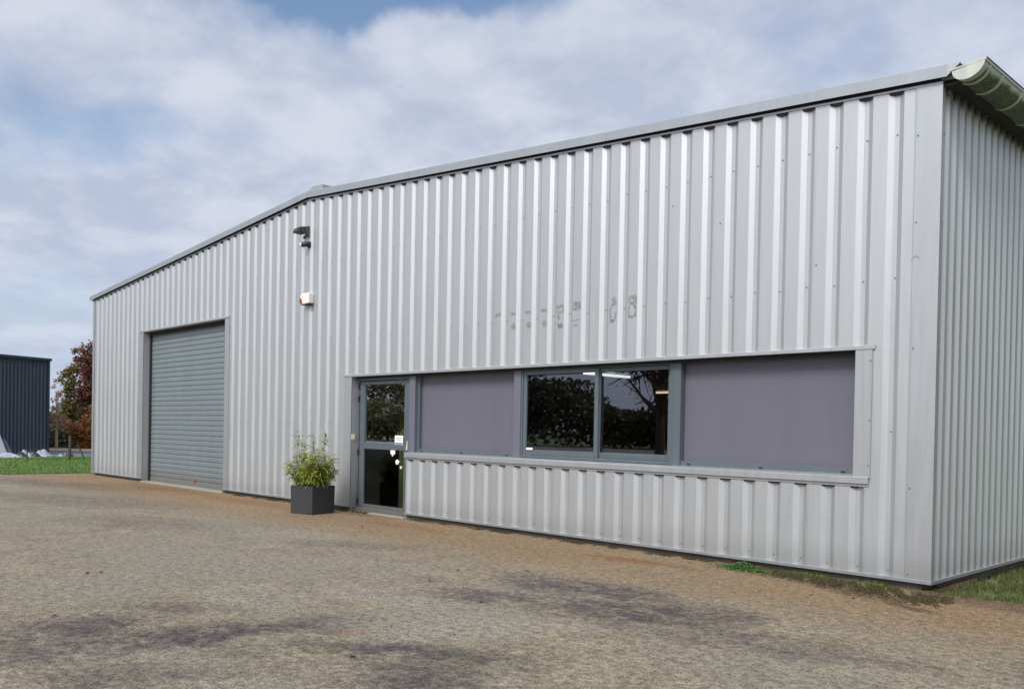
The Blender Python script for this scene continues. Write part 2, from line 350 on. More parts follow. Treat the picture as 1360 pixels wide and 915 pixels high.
# yard with a ragged left edge
mb = MB(); edge = []
yy_ = -60.0
while yy_ < 1.2:
    edge.append((-22.95+rnd.uniform(-.10, .10)+.25*math.sin(yy_*.8)*.5, yy_)); yy_ += .22
poly = [(x, y) for x, y in edge]+[(-22.3, 1.3), (-.02, 1.3), (.015, .02)]
x = .02
while x < 6: x += .12; poly.append((x, -.02+.10*math.sin(min(x, 1.5)*2)-.10*min(x, 2.4)+rnd.uniform(-.05, .05)))
poly += [(40, -.3), (40, -60)]
mb.prism(poly, 'z', -.2, G)
tag(mb.build('yard', M['yard']), 'weathered gravelly asphalt yard with dark and rusty stains', kind='structure')
def band(name, mat, d0, d1, z, label):
    """strip of ground lying across the far meadow"""
    f = Vector((cF.x, cF.y, 0)).normalized(); r = Vector((cR.x, cR.y, 0)).normalized(); c0 = Vector((CAM.x, CAM.y, 0))
    mb = MB(); q = [c0+f*d0-r*90, c0+f*d0+r*30, c0+f*d1+r*30, c0+f*d1-r*90]
    mb.prism([(a.x, a.y) for a in q], 'z', z-.1, z)
    return tag(mb.build(name, mat), label, kind='structure')
mb = MB(); mb.prism([(-75, -52), (-23.4, -52), (-23.4, -14), (-75, -14)], 'z', -.2, -.105); tag(mb.build('parking', M['lot']), 'grey asphalt parking beside the yard', kind='structure')
mb = MB(); mb.prism([(-75, -33.2), (-23.4, -30.2), (-23.4, -29.8), (-75, -32.8)], 'z', -.15, .02); tag(mb.build('kerb', M['concrete']), 'pale kerb across the parking', kind='structure')
band('road', M['road'], 37.5, 43.2, -.10, 'blue grey access road behind the grass')
band('pavement', M['verge'], 43.2, 47.2, -.06, 'sandy verge beyond the access road')

# ------------------------------------------------------------------ the warehouse
W = 22.10; HE = 4.65; HR = 5.485; XR = -W/2; C0 = -.344; PITCH = .30
def roofz(x): return HE+(HR-HE)*(1-abs(x-XR)/(W/2))
hall = empty('warehouse', (XR, 0, 0), 'large silver grey ribbed metal warehouse with a low gable, roller door and window band', 'warehouse')
def fprofile(x):
    """depth of the front sheet (0 = proud flat, .031 = valley floor)"""
    q = (C0-x) % PITCH
    if q < .052: return .031*q/.052
    if q < .098: return .031
    if q < .150: return .031*(1-(q-.098)/.052)
    return 0.0
def xs_between(x0, x1, off, pitch, brk):
    out = {round(x0, 4), round(x1, 4)}
    k0 = int((off-x1)/pitch)-2; k1 = int((off-x0)/pitch)+2
    for k in range(k0, k1+1):
        for b in brk:
            x = off-k*pitch-b
            if x0+.003 < x < x1-.003: out.add(round(x, 4))
    return sorted(out)
def front_sheet(mb, x0, x1, z0, z1):
    xs = xs_between(x0, x1, C0, PITCH, (0, .052, .098, .150))
    if isinstance(z1, str) and x0 < XR < x1: xs = sorted(set(xs+[XR]))
    prev = None
    for x in xs:
        y = fprofile(x) if x0+1e-4 < x < x1-1e-4 else fprofile(x)
        zt = roofz(x)-.03 if z1 == 'roof' else z1
        b = len(mb.v); mb.v += [(x, y, z0), (x, y, zt)]
        if prev is not None: mb.f.append((prev, b, b+1, prev+1))
        prev = b
mb = MB()
RX0, RX1, RZ = -18.70, -14.30, 3.57        # roller opening
DX0, DX1, LZ = -9.575, -8.03, 2.215       # door opening, lintel height
WX1, SZ = -.755, .90                       # window band right end, sill underside
front_sheet(mb, -W+.02, RX0-.02, .02, 'roof'); front_sheet(mb, RX0-.02, RX1+.02, RZ, 'roof'); front_sheet(mb, RX1+.02, DX0, .02, 'roof')
front_sheet(mb, DX0, WX1+.02, LZ, 'roof'); front_sheet(mb, DX1, WX1+.02, .02, SZ+.03); front_sheet(mb, WX1+.02, -.015, .02, 'roof')
cl = mb.build('front_cladding', M['sheet'], hall)
# side cladding (right-hand wall, running back), the left one plain profile too
SP = .185
def side_sheet(mb, xw, sgn, y0, y1, z0, z1):
    ys = xs_between(y0, y1, .078, SP, (0, -.042, -.075, -.117)); prev = None
    for y in ys:
        q = (y-.078) % SP
        d = .031*q/.042 if q < .042 else .031 if q < .075 else .031*(1-(q-.075)/.042) if q < .117 else 0
        b = len(mb.v); mb.v += [(xw-sgn*d, y, z0), (xw-sgn*d, y, z1)]
        if prev is not None: mb.f.append((prev, b, b+1, prev+1))
        prev = b
mb = MB(); side_sheet(mb, 0, 1, .02, 20, .02, HE-.04); mb.build('side_cladding', M['sheet'], hall)
mb = MB(); side_sheet(mb, -W, -1, .02, 20, .02, HE-.04); mb.build('side_cladding', M['sheet'], hall)
mb = MB(); mb.prism([(-W, 0), (0, 0), (0, HE-.03), (XR, HR-.03), (-W, HE-.03)], 'y', 20.0, 20.04); mb.build('rear_wall', M['sheet'], hall)
# corner flashings: front leg and return leg
mb = MB(); mb.prism([(-.235, -.006), (.008, -.006), (.008, .072), (.004, .072), (.004, -.002), (-.235, -.002)], 'z', .012, HE-.012)
mb.tube([(-.232, -.007, .02), (-.232, -.007, HE-.02)], .004, 6)
mb.build('corner_flashing', M['flash'], hall)
mb = MB(); mb.prism([(-W-.006, -.006), (-W+.13, -.006), (-W+.13, -.002), (-W, -.002), (-W, .12), (-W-.006, .12)], 'z', .012, HE-.02)
mb.build('corner_flashing', M['flash'], hall)
# base flashing
mb = MB()
for x0, x1 in ((-W-.008, RX0-.01), (RX1+.01, DX0-.005), (DX1-.01, .012)):
    mb.prism([(-.018, -.004), (-.018, .024), (.05, .036), (.05, .03), (-.012, .018), (-.012, -.004)], 'x', x0, x1)
    mb.build('base_flashing', M['flash'], hall); mb = MB()
mb.prism([(.018, -.018), (.018, 20), (.012, 20), (.012, -.012)], 'z', -.004, .026)
mb.prism([(.018, .026), (.018, .0262), (-.05, .034), (-.05, .030)], 'y', .0, 20)
mb.build('base_flashing', M['flash'], hall)
mb = MB(); pass
for q in ((-W+.1, RX0-.03, .05, .35), (RX1+.03, -.10, .05, .35), (-.4, -.07, .36, 20), (-W+.1, -W+.4, .36, 20)): mb = MB(); mb.box(*q, -.3, 0); mb.build('foundation', M['slab'], hall, bevel=.01)
# gable trim (folded plate) with the closure strip under it
def slope_bar(mb, xa, xb, prof):
    """prof: (y, dz) polygon swept along the gable slope from xa to xb (kinks at the ridge)"""
    pts = [xa, xb] if not (xa < XR < xb) else [xa, XR, xb]
    n = len(prof); b0 = len(mb.v)
    for x in pts:
        for y, dz in prof: mb.v.append((x, y, roofz(x)+dz))
    for k in range(len(pts)-1):
        for i in range(n):
            j = (i+1) % n; a = b0+k*n; c = a+n; mb.f.append((a+i, a+j, c+j, c+i))
    mb.f.append(tuple(b0+i for i in range(n))); e = b0+(len(pts)-1)*n; mb.f.append(tuple(e+i for i in range(n)))
mb = MB()
prof = [(-.062, .008), (-.068, .112), (-.062, .118), (.16, .118), (.16, .112), (-.056, .110), (-.052, .010)]
slope_bar(mb, -W-.13, .06, prof)
# the mitred right-hand end of the trim, cut to the gutter line
z0, z1 = roofz(.06)+.012, roofz(.06)+.118
mb.prism([(.06, roofz(.06)+.008), (.172, roofz(.172)+.108), (.172, roofz(.172)+.113), (.06, roofz(.06)+.115)], 'y', -.066, -.060)
mb.prism([(.06, roofz(.06)+.110), (.172, roofz(.172)+.108), (.172, roofz(.172)+.114), (.06, roofz(.06)+.116)], 'y', -.060, .12)
mb.build('gable_trim', M['trimtop'], hall)
mb = MB()
for xj in (-8.02, -4.0, -14.2, -18.1):
    mb = MB(); mb.quad((xj, -.0700, roofz(xj)+.010), (xj+.007, -.0700, roofz(xj)+.010), (xj+.007, -.0712, roofz(xj)+.112), (xj, -.0712, roofz(xj)+.112)); mb.build('trim_joint', M['flash'], hall)
mb = MB(); slope_bar(mb, -W, 0, [(-.009, -.030), (-.009, -.010), (-.004, -.008), (-.004, -.030)]); mb.build('closure_strip', M['flash'], hall)
mb = MB(); slope_bar(mb, -W+.01, -.01, [(.003, -.052), (.003, -.028), (-.003, -.028), (-.003, .04), (.06, .04), (.06, -.052)]); mb.build('foam_notch_shade', M['dark'], hall)  # dark foam set forward to stand for the shadow line and valley notches
# roof slabs and ridge cap
mb = MB()
mb.prism([(XR, HR+.02), (.16, roofz(0)-.012+.0), (.16, roofz(0)+.06), (XR, HR+.10)], 'y', .0, 20.1)
mb.prism([(XR, HR+.02), (-W-.12, roofz(0)-.012), (-W-.12, roofz(0)+.06), (XR, HR+.10)], 'y', .0, 20.1)
mb.build('roof', M['trimtop'], hall)
mb = MB(); mb.prism([(-11.20, 5.57), (-10.88, 5.672), (-10.565, 5.652), (-10.565, 5.54)], 'y', -.03, 20); mb.build('ridge_cap', M['trimtop'], hall)
# dark underside of the overhang on the right
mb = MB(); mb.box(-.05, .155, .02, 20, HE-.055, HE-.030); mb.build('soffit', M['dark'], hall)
for k in range(16):
    y = .14+k*SP; mb = MB(); mb.box(.0, .035, y-.03, y+.02, HE-.10, HE-.055); mb.build('soffit_clip', M['screw'], hall)
# eaves gutter on the right
mb = MB(); ga, gb = .115, .385; gz = 4.70
def gut(an, r=1.0, oz=0):  # half ellipse, outer lip higher
    x = .25+(.5*(gb-ga))*r*math.cos(an); z = 4.695+.112*r*math.sin(an)+.018*(x-.25)/.13+oz
    return x, z
N = 18; outer = [gut(math.pi+math.pi*k/N) for k in range(N+1)]; inner = [gut(math.pi+math.pi*k/N, .965) for k in range(N+1)][::-1]
mb.prism(outer+inner, 'y', -.075, 20)
mb.prism([(ga-.004, 4.677), (ga-.018, 4.684), (ga-.016, 4.694), (ga+.004, 4.69)], 'y', -.078, 20)
mb.prism([(gb-.002, 4.705), (gb+.012, 4.705), (gb+.014, 4.722), (gb, 4.724)], 'y', -.078, 20)
gt = mb.build('gutter', M['gutter'], hall, smooth=False)
mb = MB(); mb.prism([gut(math.pi+math.pi*k/N, 1.03) for k in range(N+1)], 'y', -.082, -.070)
mb.prism([(ga-.022, 4.684), (ga-.018, 4.698), (gb+.012, 4.728), (gb+.014, 4.71)], 'y', -.084, -.066); mb.build('gutter_end_cap', M['gutterband'], gt)
for y in (.075, .40, .955, 1.55, 2.15):
    mb = MB(); mb.prism([gut(math.pi+math.pi*k/N, 1.06) for k in range(N+1)]+[gut(math.pi+math.pi*k/N, .99) for k in range(N+1)][::-1], 'y', y-.018, y+.018); mb.build('gutter_band', M['gutterband'], gt)
mb = MB(); mb.prism([(gb+.002, 4.724), (gb+.018, 4.724), (gb+.018, 4.735), (gb-.02, 4.735)], 'y', -.06, 20); mb.build('gutter_rim', M['black'], gt)

# ---- openings: lintel flashings, sill, jamb flashings
mb = MB()
def lintel(x0, x1, z, depth):
    mb.prism([(-.020, z-.004), (-.020, z+.030), (-.004, z+.040), (.04, z+.040), (.04, z+.034), (-.010, z+.026), (-.010, z+.004), (depth, z+.004), (depth, z-.004)], 'x', x0, x1)
lintel(RX0-.10, RX1+.20, RZ, .21); mb.build('lintel_flashing', M['flash'], hall); mb = MB(); lintel(-9.79, -.565, LZ, .14)
mb.build('lintel_flashing', M['flash'], hall)
mb = MB()
mb.prism([(-.030, .898), (-.030, .958), (-.022, .966), (.16, .985), (.16, .975), (-.024, .956), (-.024, .898)], 'x', -8.045, -.598)
mb.prism([(-.009, .868), (-.009, .905), (-.004, .905), (-.004, .868)], 'x', -8.035, -.60)
mb.build('sill_flashing', M['flash'], hall)
mb = MB(); mb.prism([(.003, .850), (.003, .955), (.04, .955), (.04, .850)], 'x', -8.03, -.72); mb.build('foam_notch_shade', M['dark'], hall)  # dark foam set forward, stands for the notch shadow below the sill
mb = MB()   # one part per jamb
mb.box(WX1, -.588, -.012, -.006, .95, LZ-.005); mb.box(WX1-.004, WX1, -.012, .16, .96, LZ-.004)       # right of the windows
mb.tube([(-.592, -.010, .96), (-.592, -.010, LZ-.01)], .004, 6)
mb.build('jamb_flashing', M['flash'], hall); mb = MB()
mb.box(-9.80, -9.570, -.010, -.004, .0, LZ-.006); mb.box(-9.574, -9.570, -.010, .155, -.04, LZ-.006)     # left of the door
mb.build('jamb_flashing', M['flash'], hall); mb = MB()
mb.box(-18.92, RX0+.11, -.010, -.004, .0, RZ-.006); mb.box(RX0+.106, RX0+.110, -.010, .215, -.05, RZ-.006)  # left of the roller door
mb.build('jamb_flashing', M['flash'], hall); mb = MB()
mb.box(RX1, -14.09, -.010, -.004, .0, RZ-.006); mb.box(RX1, RX1+.004, -.010, .215, -.05, RZ-.006)
mb.build('jamb_flashing', M['flash'], hall)
RX0 += .11
# ---- roller door
rd = MB(); nsl = 32; sh = (RZ+.05)/nsl; prof = []
for k in range(nsl):
    zb = -.045+k*sh
    for q, d in ((0, .014), (.05, .013), (.09, .005), (.3, .0), (.55, .001), (.80, .002), (.93, .006), (.97, .014)): prof.append((.19+d, zb+q*sh))
prof.append((.215, -.045+nsl*sh)); back = [(.235, prof[-1][1]), (.235, prof[0][1])]
rd.prism(prof+back, 'x', RX0+.02, RX1-.02)
roller = rd.build('roller_door', M['shutter'], hall)
mb = MB(); mb.box(RX0+.03, RX1-.03, .182, .195, -.05, .045); mb.build('bottom_bar', M['shutter'], roller, bevel=.003)
for xa, xb in ((RX0, RX0+.035), (RX1-.03, RX1)):
    mb = MB(); mb.box(xa, xb, .14, .22, -.06, RZ); mb.build('guide_rail', M['dark'], roller)
mb = MB(); mb.box(RX0+.01, RX1-.01, .150, .19, RZ-.085, RZ-.006); mb.build('head_shade_strip', M['dark'], roller)  # dark strip in place of the shadow under the roller lintel
mb = MB(); mb.box(-16.13, -16.03, .168, .182, .06, .115); mb.build('lock', M['redmark'], roller, bevel=.004)
mb = MB(); mb.box(RX0-.0, RX1+.06, -.06, .24, -.2, -.048); mb.build('threshold', M['concrete'], hall, bevel=.012)
mb = MB(); mb.box(RX0-.01, RX1+.01, .24, .26, -.1, RZ+.1); mb.build('rear_lining', M['dark'], hall)
# ---- window band
FY = .15
mb = MB(); mb.box(-8.07, -7.925, .075, .19, .97, LZ-.005); mb.build('window_post', M['post'], hall, bevel=.004)
mb = MB(); mb.box(-5.70, -5.565, .085, .19, .97, LZ-.005); mb.build('window_post', M['post'], hall, bevel=.004)
mb = MB(); mb.box(-3.025, -2.905, .10, .19, .97, LZ-.005); mb.build('window_post', M['frame'], hall, bevel=.004)
for x0, x1, lab in ((-7.925, -5.70, 1), (-2.905, WX1-.004, 2)):
    mb = MB(); mb.box(x0+(.05 if lab == 1 else .004), x1-.003, .185, .203, 1.03, LZ-.006)
    pn = mb.build('infill_panel', M['panel'], hall)
    mb = MB()
    if lab == 1: mb.box(x0, x0+.05, .13, .203, .98, LZ-.006)
    mb.box(x0+(.05 if lab == 1 else .0), x1, .125, .204, .972, 1.035); mb.build('panel_frame', M['frame'], pn, bevel=.003)
    for k in range(3):
        xx = x0+.12+(x1-x0-.28)*k/2; mb = MB(); mb.box(xx-.025, xx+.02, .119, .126, .992, 1.006); mb.build('drain_cap', M['black'], pn)
    # faint scuffs on the board
    mb = MB()
    for k in range(5 if lab == 1 else 4):
        cx = rnd.uniform(x0+.15, x0+.5) if lab == 1 and k < 3 else rnd.uniform(x0+.7, x1-.5); cz = rnd.uniform(1.12, 1.5); pts = []
        for q in range(9): pts.append((cx+q*.05, cz+.03*math.sin(q*.7+k)-q*(.02 if lab == 1 and k < 3 else 0)))
        for (a, b), (c, d) in zip(pts, pts[1:]): mb.quad((a, .1842, b), (c, .1842, d), (c, .1842, d+.004), (a, .1842, b+.004))
    mb.build('scuff', M['panelscuff'], pn)['kind'] = 'stuff'
mb = MB(); mb.box(-9.56, WX1-.006, .070, .104, LZ-.034, LZ-.007); mb.build('head_shade_strip', M['dark'], hall)  # dark strip in place of the shadow under the window and door lintel
# sliding window
win = MB(); x0, x1, z0, z1 = -5.565, -3.025, .985, LZ-.006
win.box(x0, x0+.03, .10, .19, z0, z1); win.box(x1-.03, x1, .10, .19, z0, z1); win.box(x0+.03, x1-.03, .10, .19, z0, z0+.035); win.box(x0+.03, x1-.03, .10, .19, z1-.04, z1)
win = win.build('sliding_window', M['frame'], hall, bevel=.003)
def sash(xa, xb, y, mat_g=M['glass']):
    mb = MB(); za, zb, t_ = z0+.036, z1-.042, .062
    mb.box(xa, xa+t_, y, y+.035, za, zb); mb.box(xb-t_, xb, y, y+.035, za, zb); mb.box(xa+t_, xb-t_, y, y+.035, za, za+t_+.012); mb.box(xa+t_, xb-t_, y, y+.035, zb-t_+.01, zb)
    s_ = mb.build('sash', M['frame'], win, bevel=.004)
    mb = MB(); mb.quad((xa+t_, y+.018, za+t_), (xb-t_, y+.018, za+t_), (xb-t_, y+.018, zb-t_), (xa+t_, y+.018, zb-t_)); mb.build('pane', mat_g, win)
    return s_
sash(x0+.032, -4.18, .112); sash(-4.24, x1-.032, .150)
mb = MB(); mb.box(-5.45, -5.33, .098, .113, 1.09, 1.12); mb.build('handle', M['white'], win, bevel=.006)
# glass door
dr = MB(); a, b_x = -9.505, -8.15; st = .105
dr.box(-9.568, -9.515, .105, .19, -.055, LZ-.006); dr.box(-8.14, -8.075, .105, .19, -.055, LZ-.006); dr.box(-9.515, -8.14, .105, .19, LZ-.075, LZ-.006)
dframe = dr.build('door_frame', M['frame'], hall, bevel=.003)
mb = MB(); zt = LZ-.085
mb.box(a, a+st+.03, .12, .165, -.05, zt); mb.box(b_x-st, b_x, .12, .165, -.05, zt)
mb.box(a+st+.03, b_x-st, .12, .165, zt-.055, zt); mb.box(a+st+.03, b_x-st, .12, .165, .995, 1.105); mb.box(a+st+.03, b_x-st, .12, .165, -.05, .065)
door = mb.build('glass_door', M['frame'], hall, bevel=.004)
for za, zb in ((.065, .995), (1.105, zt-.055)):
    mb = MB(); mb.quad((a+st+.03, .145, za), (b_x-st, .145, za), (b_x-st, .145, zb), (a+st+.03, .145, zb)); mb.build('pane', M['doorglass'], door)
mb = MB(); mb.box(-8.492, -8.275, .117, .121, 1.088, 1.235); nt_ = mb.build('notice', M['white'], door)
mb = MB()
for xx, ln, zz, h_ in ((-8.45, .13, 1.190, .006), (-8.44, .11, 1.172, .004), (-8.45, .12, 1.158, .004)): mb.box(xx, xx+ln, .1155, .117, zz, zz+h_)
mb.box(-8.485, -8.285, .1155, .117, 1.095, 1.118); mb.build('print', M['post'], door)
mb = MB(); mb.box(-8.62, -8.50, .125, .144, .925, .992); mb.box(-8.585, -8.545, .125, .144, .895, .925); mb.build('latch_box', M['white'], door, bevel=.006)
mb = MB(); mb.tube([(-8.352, .12, .805), (-8.352, .095, .805), (-8.352, .075, .805), (-8.352, .06, .805)], [.016, .018, .044, .040], 18); mb.build('knob', M['white'], door, bevel=.006, smooth=True)
mb = MB(); mb.tube([(-8.306, .12, .722), (-8.306, .105, .722)], .024, 14); mb.build('keyhole', M['white'], door)
mb = MB(); mb.prism([(-8.172, 1.01), (-8.135, 1.01), (-8.135, 1.13), (-8.15, 1.16), (-8.160, 1.08)], 'y', .100, .106); mb.build('strike_plate', M['beige'], door)
for zz in (1.84, 2.06, .935, .10):
    mb = MB(); mb.tube([(-9.520, .103, zz-.05), (-9.520, .103, zz+.05)], .016, 8); mb.build('hinge', M['black'], door)
mb = MB(); mb.box(-9.62, -8.02, -.05, .2, -.2, -.052); mb.build('doorstep', M['concrete'], hall, bevel=.01)
# inside: a dim hall seen only through the glass
mb = MB(); IX0, IX1, IY0, IY1, IZ0, IZ1 = -21.8, -.35, .225, 16.0, -.05, 2.62
mb.quad((IX0, IY0, IZ0), (IX1, IY0, IZ0), (IX1, IY1, IZ0), (IX0, IY1, IZ0)); mb.quad((IX0, IY0, IZ1), (IX1, IY0, IZ1), (IX1, IY1, IZ1), (IX0, IY1, IZ1))
mb.quad((IX0, IY1, IZ0), (IX1, IY1, IZ0), (IX1, IY1, IZ1), (IX0, IY1, IZ1)); mb.quad((IX0, IY0, IZ0), (IX0, IY1, IZ0), (IX0, IY1, IZ1), (IX0, IY0, IZ1)); mb.quad((IX1, IY0, IZ0), (IX1, IY1, IZ0), (IX1, IY1, IZ1), (IX1, IY0, IZ1))
mb.build('inner_lining', M['inner'], hall)
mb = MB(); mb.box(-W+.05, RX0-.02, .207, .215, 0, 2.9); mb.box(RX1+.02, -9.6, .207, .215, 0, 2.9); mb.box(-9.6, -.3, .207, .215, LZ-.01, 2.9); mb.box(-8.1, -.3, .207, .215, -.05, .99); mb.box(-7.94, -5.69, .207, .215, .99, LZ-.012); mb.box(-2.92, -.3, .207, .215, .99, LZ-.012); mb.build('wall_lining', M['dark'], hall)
mb = MB(); mb.box(-9.42, -9.30, .9, 1.0, -.05, 2.6); mb.box(-9.22, -9.12, .9, 1.6, -.05, 2.6); mb.build('partition', M['olive'], hall)
# side laps: the thin edge of every fourth sheet rib
for k in range(3, 72, 4):
    x = C0-k*PITCH+.012
    zs = [(.03, roofz(x)-.04)]
    if DX0-.05 < x < DX1: zs = [(LZ+.045, roofz(x)-.04)]
    elif DX1 <= x < WX1+.1: zs = [(LZ+.045, roofz(x)-.04), (.03, .865)]
    elif -18.8 < x < RX1+.25: zs = [(RZ+.045, roofz(x)-.04)]
    for za, zb in zs: mb = MB(); mb.box(x, x+.0045, -.0016, .001, za, zb); mb.build('sheet_lap', M['flash'], hall)
# screws of the cladding
mb = MB(); n_ = 0
def screw(x, y, z, ax='y', r=.0085):
    if ax == 'y': mb.tube([(x, y+.001, z), (x, y-.006, z), (x, y-.008, z)], [r, r, r*.6], 6)
    else: mb.tube([(x-.001, y, z), (x+.006, y, z), (x+.008, y, z)], [r, r, r*.6], 6)
for k in range(0, 72):
    x = C0-k*PITCH-.069
    for z in (4.26, 2.88, 1.42, .09):
        if x < -W+.1: continue
        if DX0-.1 < x < WX1+.1 and (z == 1.42): continue
        if DX0-.1 < x < DX1 and z < 2.2: continue
        if RX0-.15 < x < RX1+.1 and z < 3.6: continue
        screw(x+rnd.uniform(-.008, .008), .031, z+rnd.uniform(-.012, .012))
for z in (4.19, 3.38, 2.2, .88, .07): screw(-.205, -.006, z); screw(.008, .05, z-.02, 'x')
for z in (2.10, 1.52, 1.08): screw(-.605, -.012, z)
for x, z in ((-2.35, 3.7), (-3.0, 4.0), (-1.2, 3.1)): screw(x, 0, z)
sc_ = mb.build('cladding_screws', M['screw'], hall); sc_['kind'] = 'stuff'
# scratch on the corner flashing
mb = MB(); pts = [(-.245+.01*k, 3.02+.035*math.sin(k*.35)) for k in range(9)]
for (a_, b1), (c_, d1) in zip(pts, pts[1:]): mb.quad((a_, -.0075 if a_ > -.236 else -.001, b1), (c_, -.0075 if c_ > -.236 else -.001, d1), (c_, -.0075 if c_ > -.236 else -.001, d1+.008), (a_, -.0075 if a_ > -.236 else -.001, b1+.008))
mb.build('scratch', M['screw'], hall)
# ghost of removed lettering: glue residue on the flats between the valleys
mb = MB(); Yg = -.0012
def stroke(pts, wd=.012):
    wd *= 2.5
    for (a_, b1), (c_, d1) in zip(pts, pts[1:]):
        dx, dz = c_-a_, d1-b1; L = math.hypot(dx, dz) or 1; nx, nz = -dz/L*wd/2, dx/L*wd/2
        mb.quad((a_-nx, Yg, b1-nz), (c_-nx, Yg, d1-nz), (c_+nx, Yg, d1+nz), (a_+nx, Yg, b1+nz))
def flat_x(k): return C0-k*PITCH      # left edge of the k-th flat; it is .15 wide
def arc(cx, cz, rx, rz, a0, a1, n=9): return [(cx+rx*math.cos(a0+(a1-a0)*i/n), cz+rz*math.sin(a0+(a1-a0)*i/n)) for i in range(n+1)]
ZL = 2.72; ZH = 2.98
f = flat_x(11); stroke([(f+.01, ZH), (f+.13, ZH+.02)], .02); stroke([(f+.13, ZH+.02), (f+.125, ZL+.03)], .014); stroke([(f+.02, ZH-.04), (f+.08, ZH-.06), (f+.12, ZH-.01)], .012); stroke(arc(f+.07, 2.83, .05, .09, .3, 5.6), .010); stroke([(f+.01, ZL+.04), (f+.12, ZL+.05)], .01)
f = flat_x(12); stroke([(f+.06, ZH-.02), (f+.125, ZH)], .045); stroke(arc(f+.075, 2.83, .045, .11, 1.2, 6.4), .012); stroke([(f+.02, ZL), (f+.08, ZL+.01)], .016)
f = flat_x(14); stroke([(f+.01, ZH), (f+.14, ZH)], .035); stroke(arc(f+.07, ZH-.03, .07, .03, 3.3, 6.1), .010); stroke([(f+.01, ZL+.06), (f+.12, ZL+.07)], .008); stroke([(f+.02, ZL), (f+.09, ZL)], .012)
f = flat_x(15); stroke([(f+.01, ZH+.0), (f+.14, ZH+.01)], .02); stroke(arc(f+.08, ZH-.03, .06, .04, 3.2, 6.2), .012); stroke([(f+.035, 2.845), (f+.07, 2.855)], .035); stroke([(f+.03, ZL+.04), (f+.12, ZL+.02)], .016); stroke([(f+.05, ZL), (f+.13, ZL+.01)], .022)
for k in (16, 17, 18): f = flat_x(k); stroke([(f+.03, ZH-.02), (f+.13, ZH-.02)], .016); stroke([(f+.08, ZL+.10), (f+.12, ZL+.03)], .03)
f = flat_x(19); stroke([(f+.02, ZH-.02), (f+.14, ZH)], .02); stroke([(f+.04, 2.85), (f+.06, 2.85)], .015)
mb.build('lettering_residue', M['ghost'], hall)

# ------------------------------------------------------------------ things on the wall
fl = empty('floodlight', (-11.13, -.02, 4.86), 'olive grey floodlight tilted down high on the wall near the ridge', 'floodlight')
mb = MB(); mb.prism([(-.235, 4.865), (-.215, 4.925), (-.15, 4.965), (-.05, 4.985), (-.02, 4.945), (-.05, 4.855)], 'x', -11.22, -11.09); mb.build('housing', M['darkgreen'], fl, bevel=.008)
mb = MB(); mb.prism([(-.222, 4.852), (-.222, 4.864), (-.062, 4.856), (-.062, 4.844)], 'x', -11.23, -11.09); mb.build('lens', M['black'], fl)
mb = MB(); mb.box(-11.10, -11.02, -.045, .0, 4.80, 4.98); mb.tube([(-11.06, -.04, 4.86), (-11.06, -.10, 4.86), (-11.06, -.13, 4.93)], .016, 8); mb.build('bracket', M['darkgreen'], fl)
mb = MB(); mb.tube([(-11.06, -.06, 4.80), (-11.06, -.08, 4.78), (-11.06, -.09, 4.75)], [.028, .03, .02], 12); mb.build('motion_sensor', M['black'], fl, smooth=True)
sc = empty('security_camera', (-11.02, -.02, 4.63), 'small black camera with a white front below the floodlight', 'camera')
mb = MB(); mb.tube([(-11.02, -.02, 4.65), (-11.03, -.07, 4.65), (-11.07, -.14, 4.635)], [.05, .045, .045], 14); mb.build('body', M['black'], sc, smooth=True)
mb = MB(); mb.tube([(-11.071, -.142, 4.6345), (-11.083, -.165, 4.630)], [.040, .026], 14); mb.build('lens_ring', M['white'], sc, smooth=True)
mb = MB(); mb.box(-11.06, -10.98, -.02, .0, 4.59, 4.70); mb.build('mount', M['black'], sc, bevel=.004)
al = empty('alarm_siren', (-10.99, 0, 3.66), 'cream alarm siren box with a red lens on the wall above the plant', 'alarm')
mb = MB(); mb.prism([(-11.14, 3.585), (-11.08, 3.56), (-10.85, 3.57), (-10.84, 3.75), (-11.10, 3.765), (-11.14, 3.72)], 'y', -.105, .0); mb.build('case', M['cream'], al, bevel=.012)
mb = MB(); mb.prism([(-11.165, 3.60), (-11.09, 3.545), (-11.05, 3.552), (-11.09, 3.66), (-11.15, 3.69)], 'y', -.112, -.01); mb.build('lens', M['red'], al, bevel=.008)
mb = MB(); mb.box(-11.07, -10.87, -.09, -.01, 3.548, 3.560); mb.build('base_tray', M['black'], al)
ip = empty('intercom', (-9.57, .03, 1.19), 'small beige call plate on the jamb left of the glass door', 'intercom')
mb = MB(); mb.box(-9.570, -9.556, -.004, .066, 1.14, 1.235); mb.build('plate', M['beige'], ip, bevel=.003)
mb = MB(); mb.tube([(-9.556, .03, 1.19), (-9.550, .03, 1.19)], .012, 12); mb.build('button', M['white'], ip)
# lit tubes inside
def tube_light(a_, b1, mat, label):
    a_, b1 = Vector(a_), Vector(b1); c_ = (a_+b1)/2
    o = empty('tube_light', c_, label, 'ceiling light', 'lit ceiling lights inside the hall')
    mb = MB(); mb.tube([a_, b1], .028, 10); mb.build('tube', mat, o)
    mb = MB(); d = (b1-a_).normalized()*.04; mb.tube([a_-d+Vector((0, 0, .075)), b1+d+Vector((0, 0, .075))], .03, 6); mb.build('housing', M['white'], o)
tube_light((-8.22, 4.4, 2.49), (-8.26, 5.85, 2.49), M['tube'], 'long white tube light seen through the top of the sliding window')
tube_light((-12.0, 11.75, 2.49), (-11.35, 11.75, 2.49), M['tubewarm'], 'short yellowish tube light seen at the right edge of the sliding window')

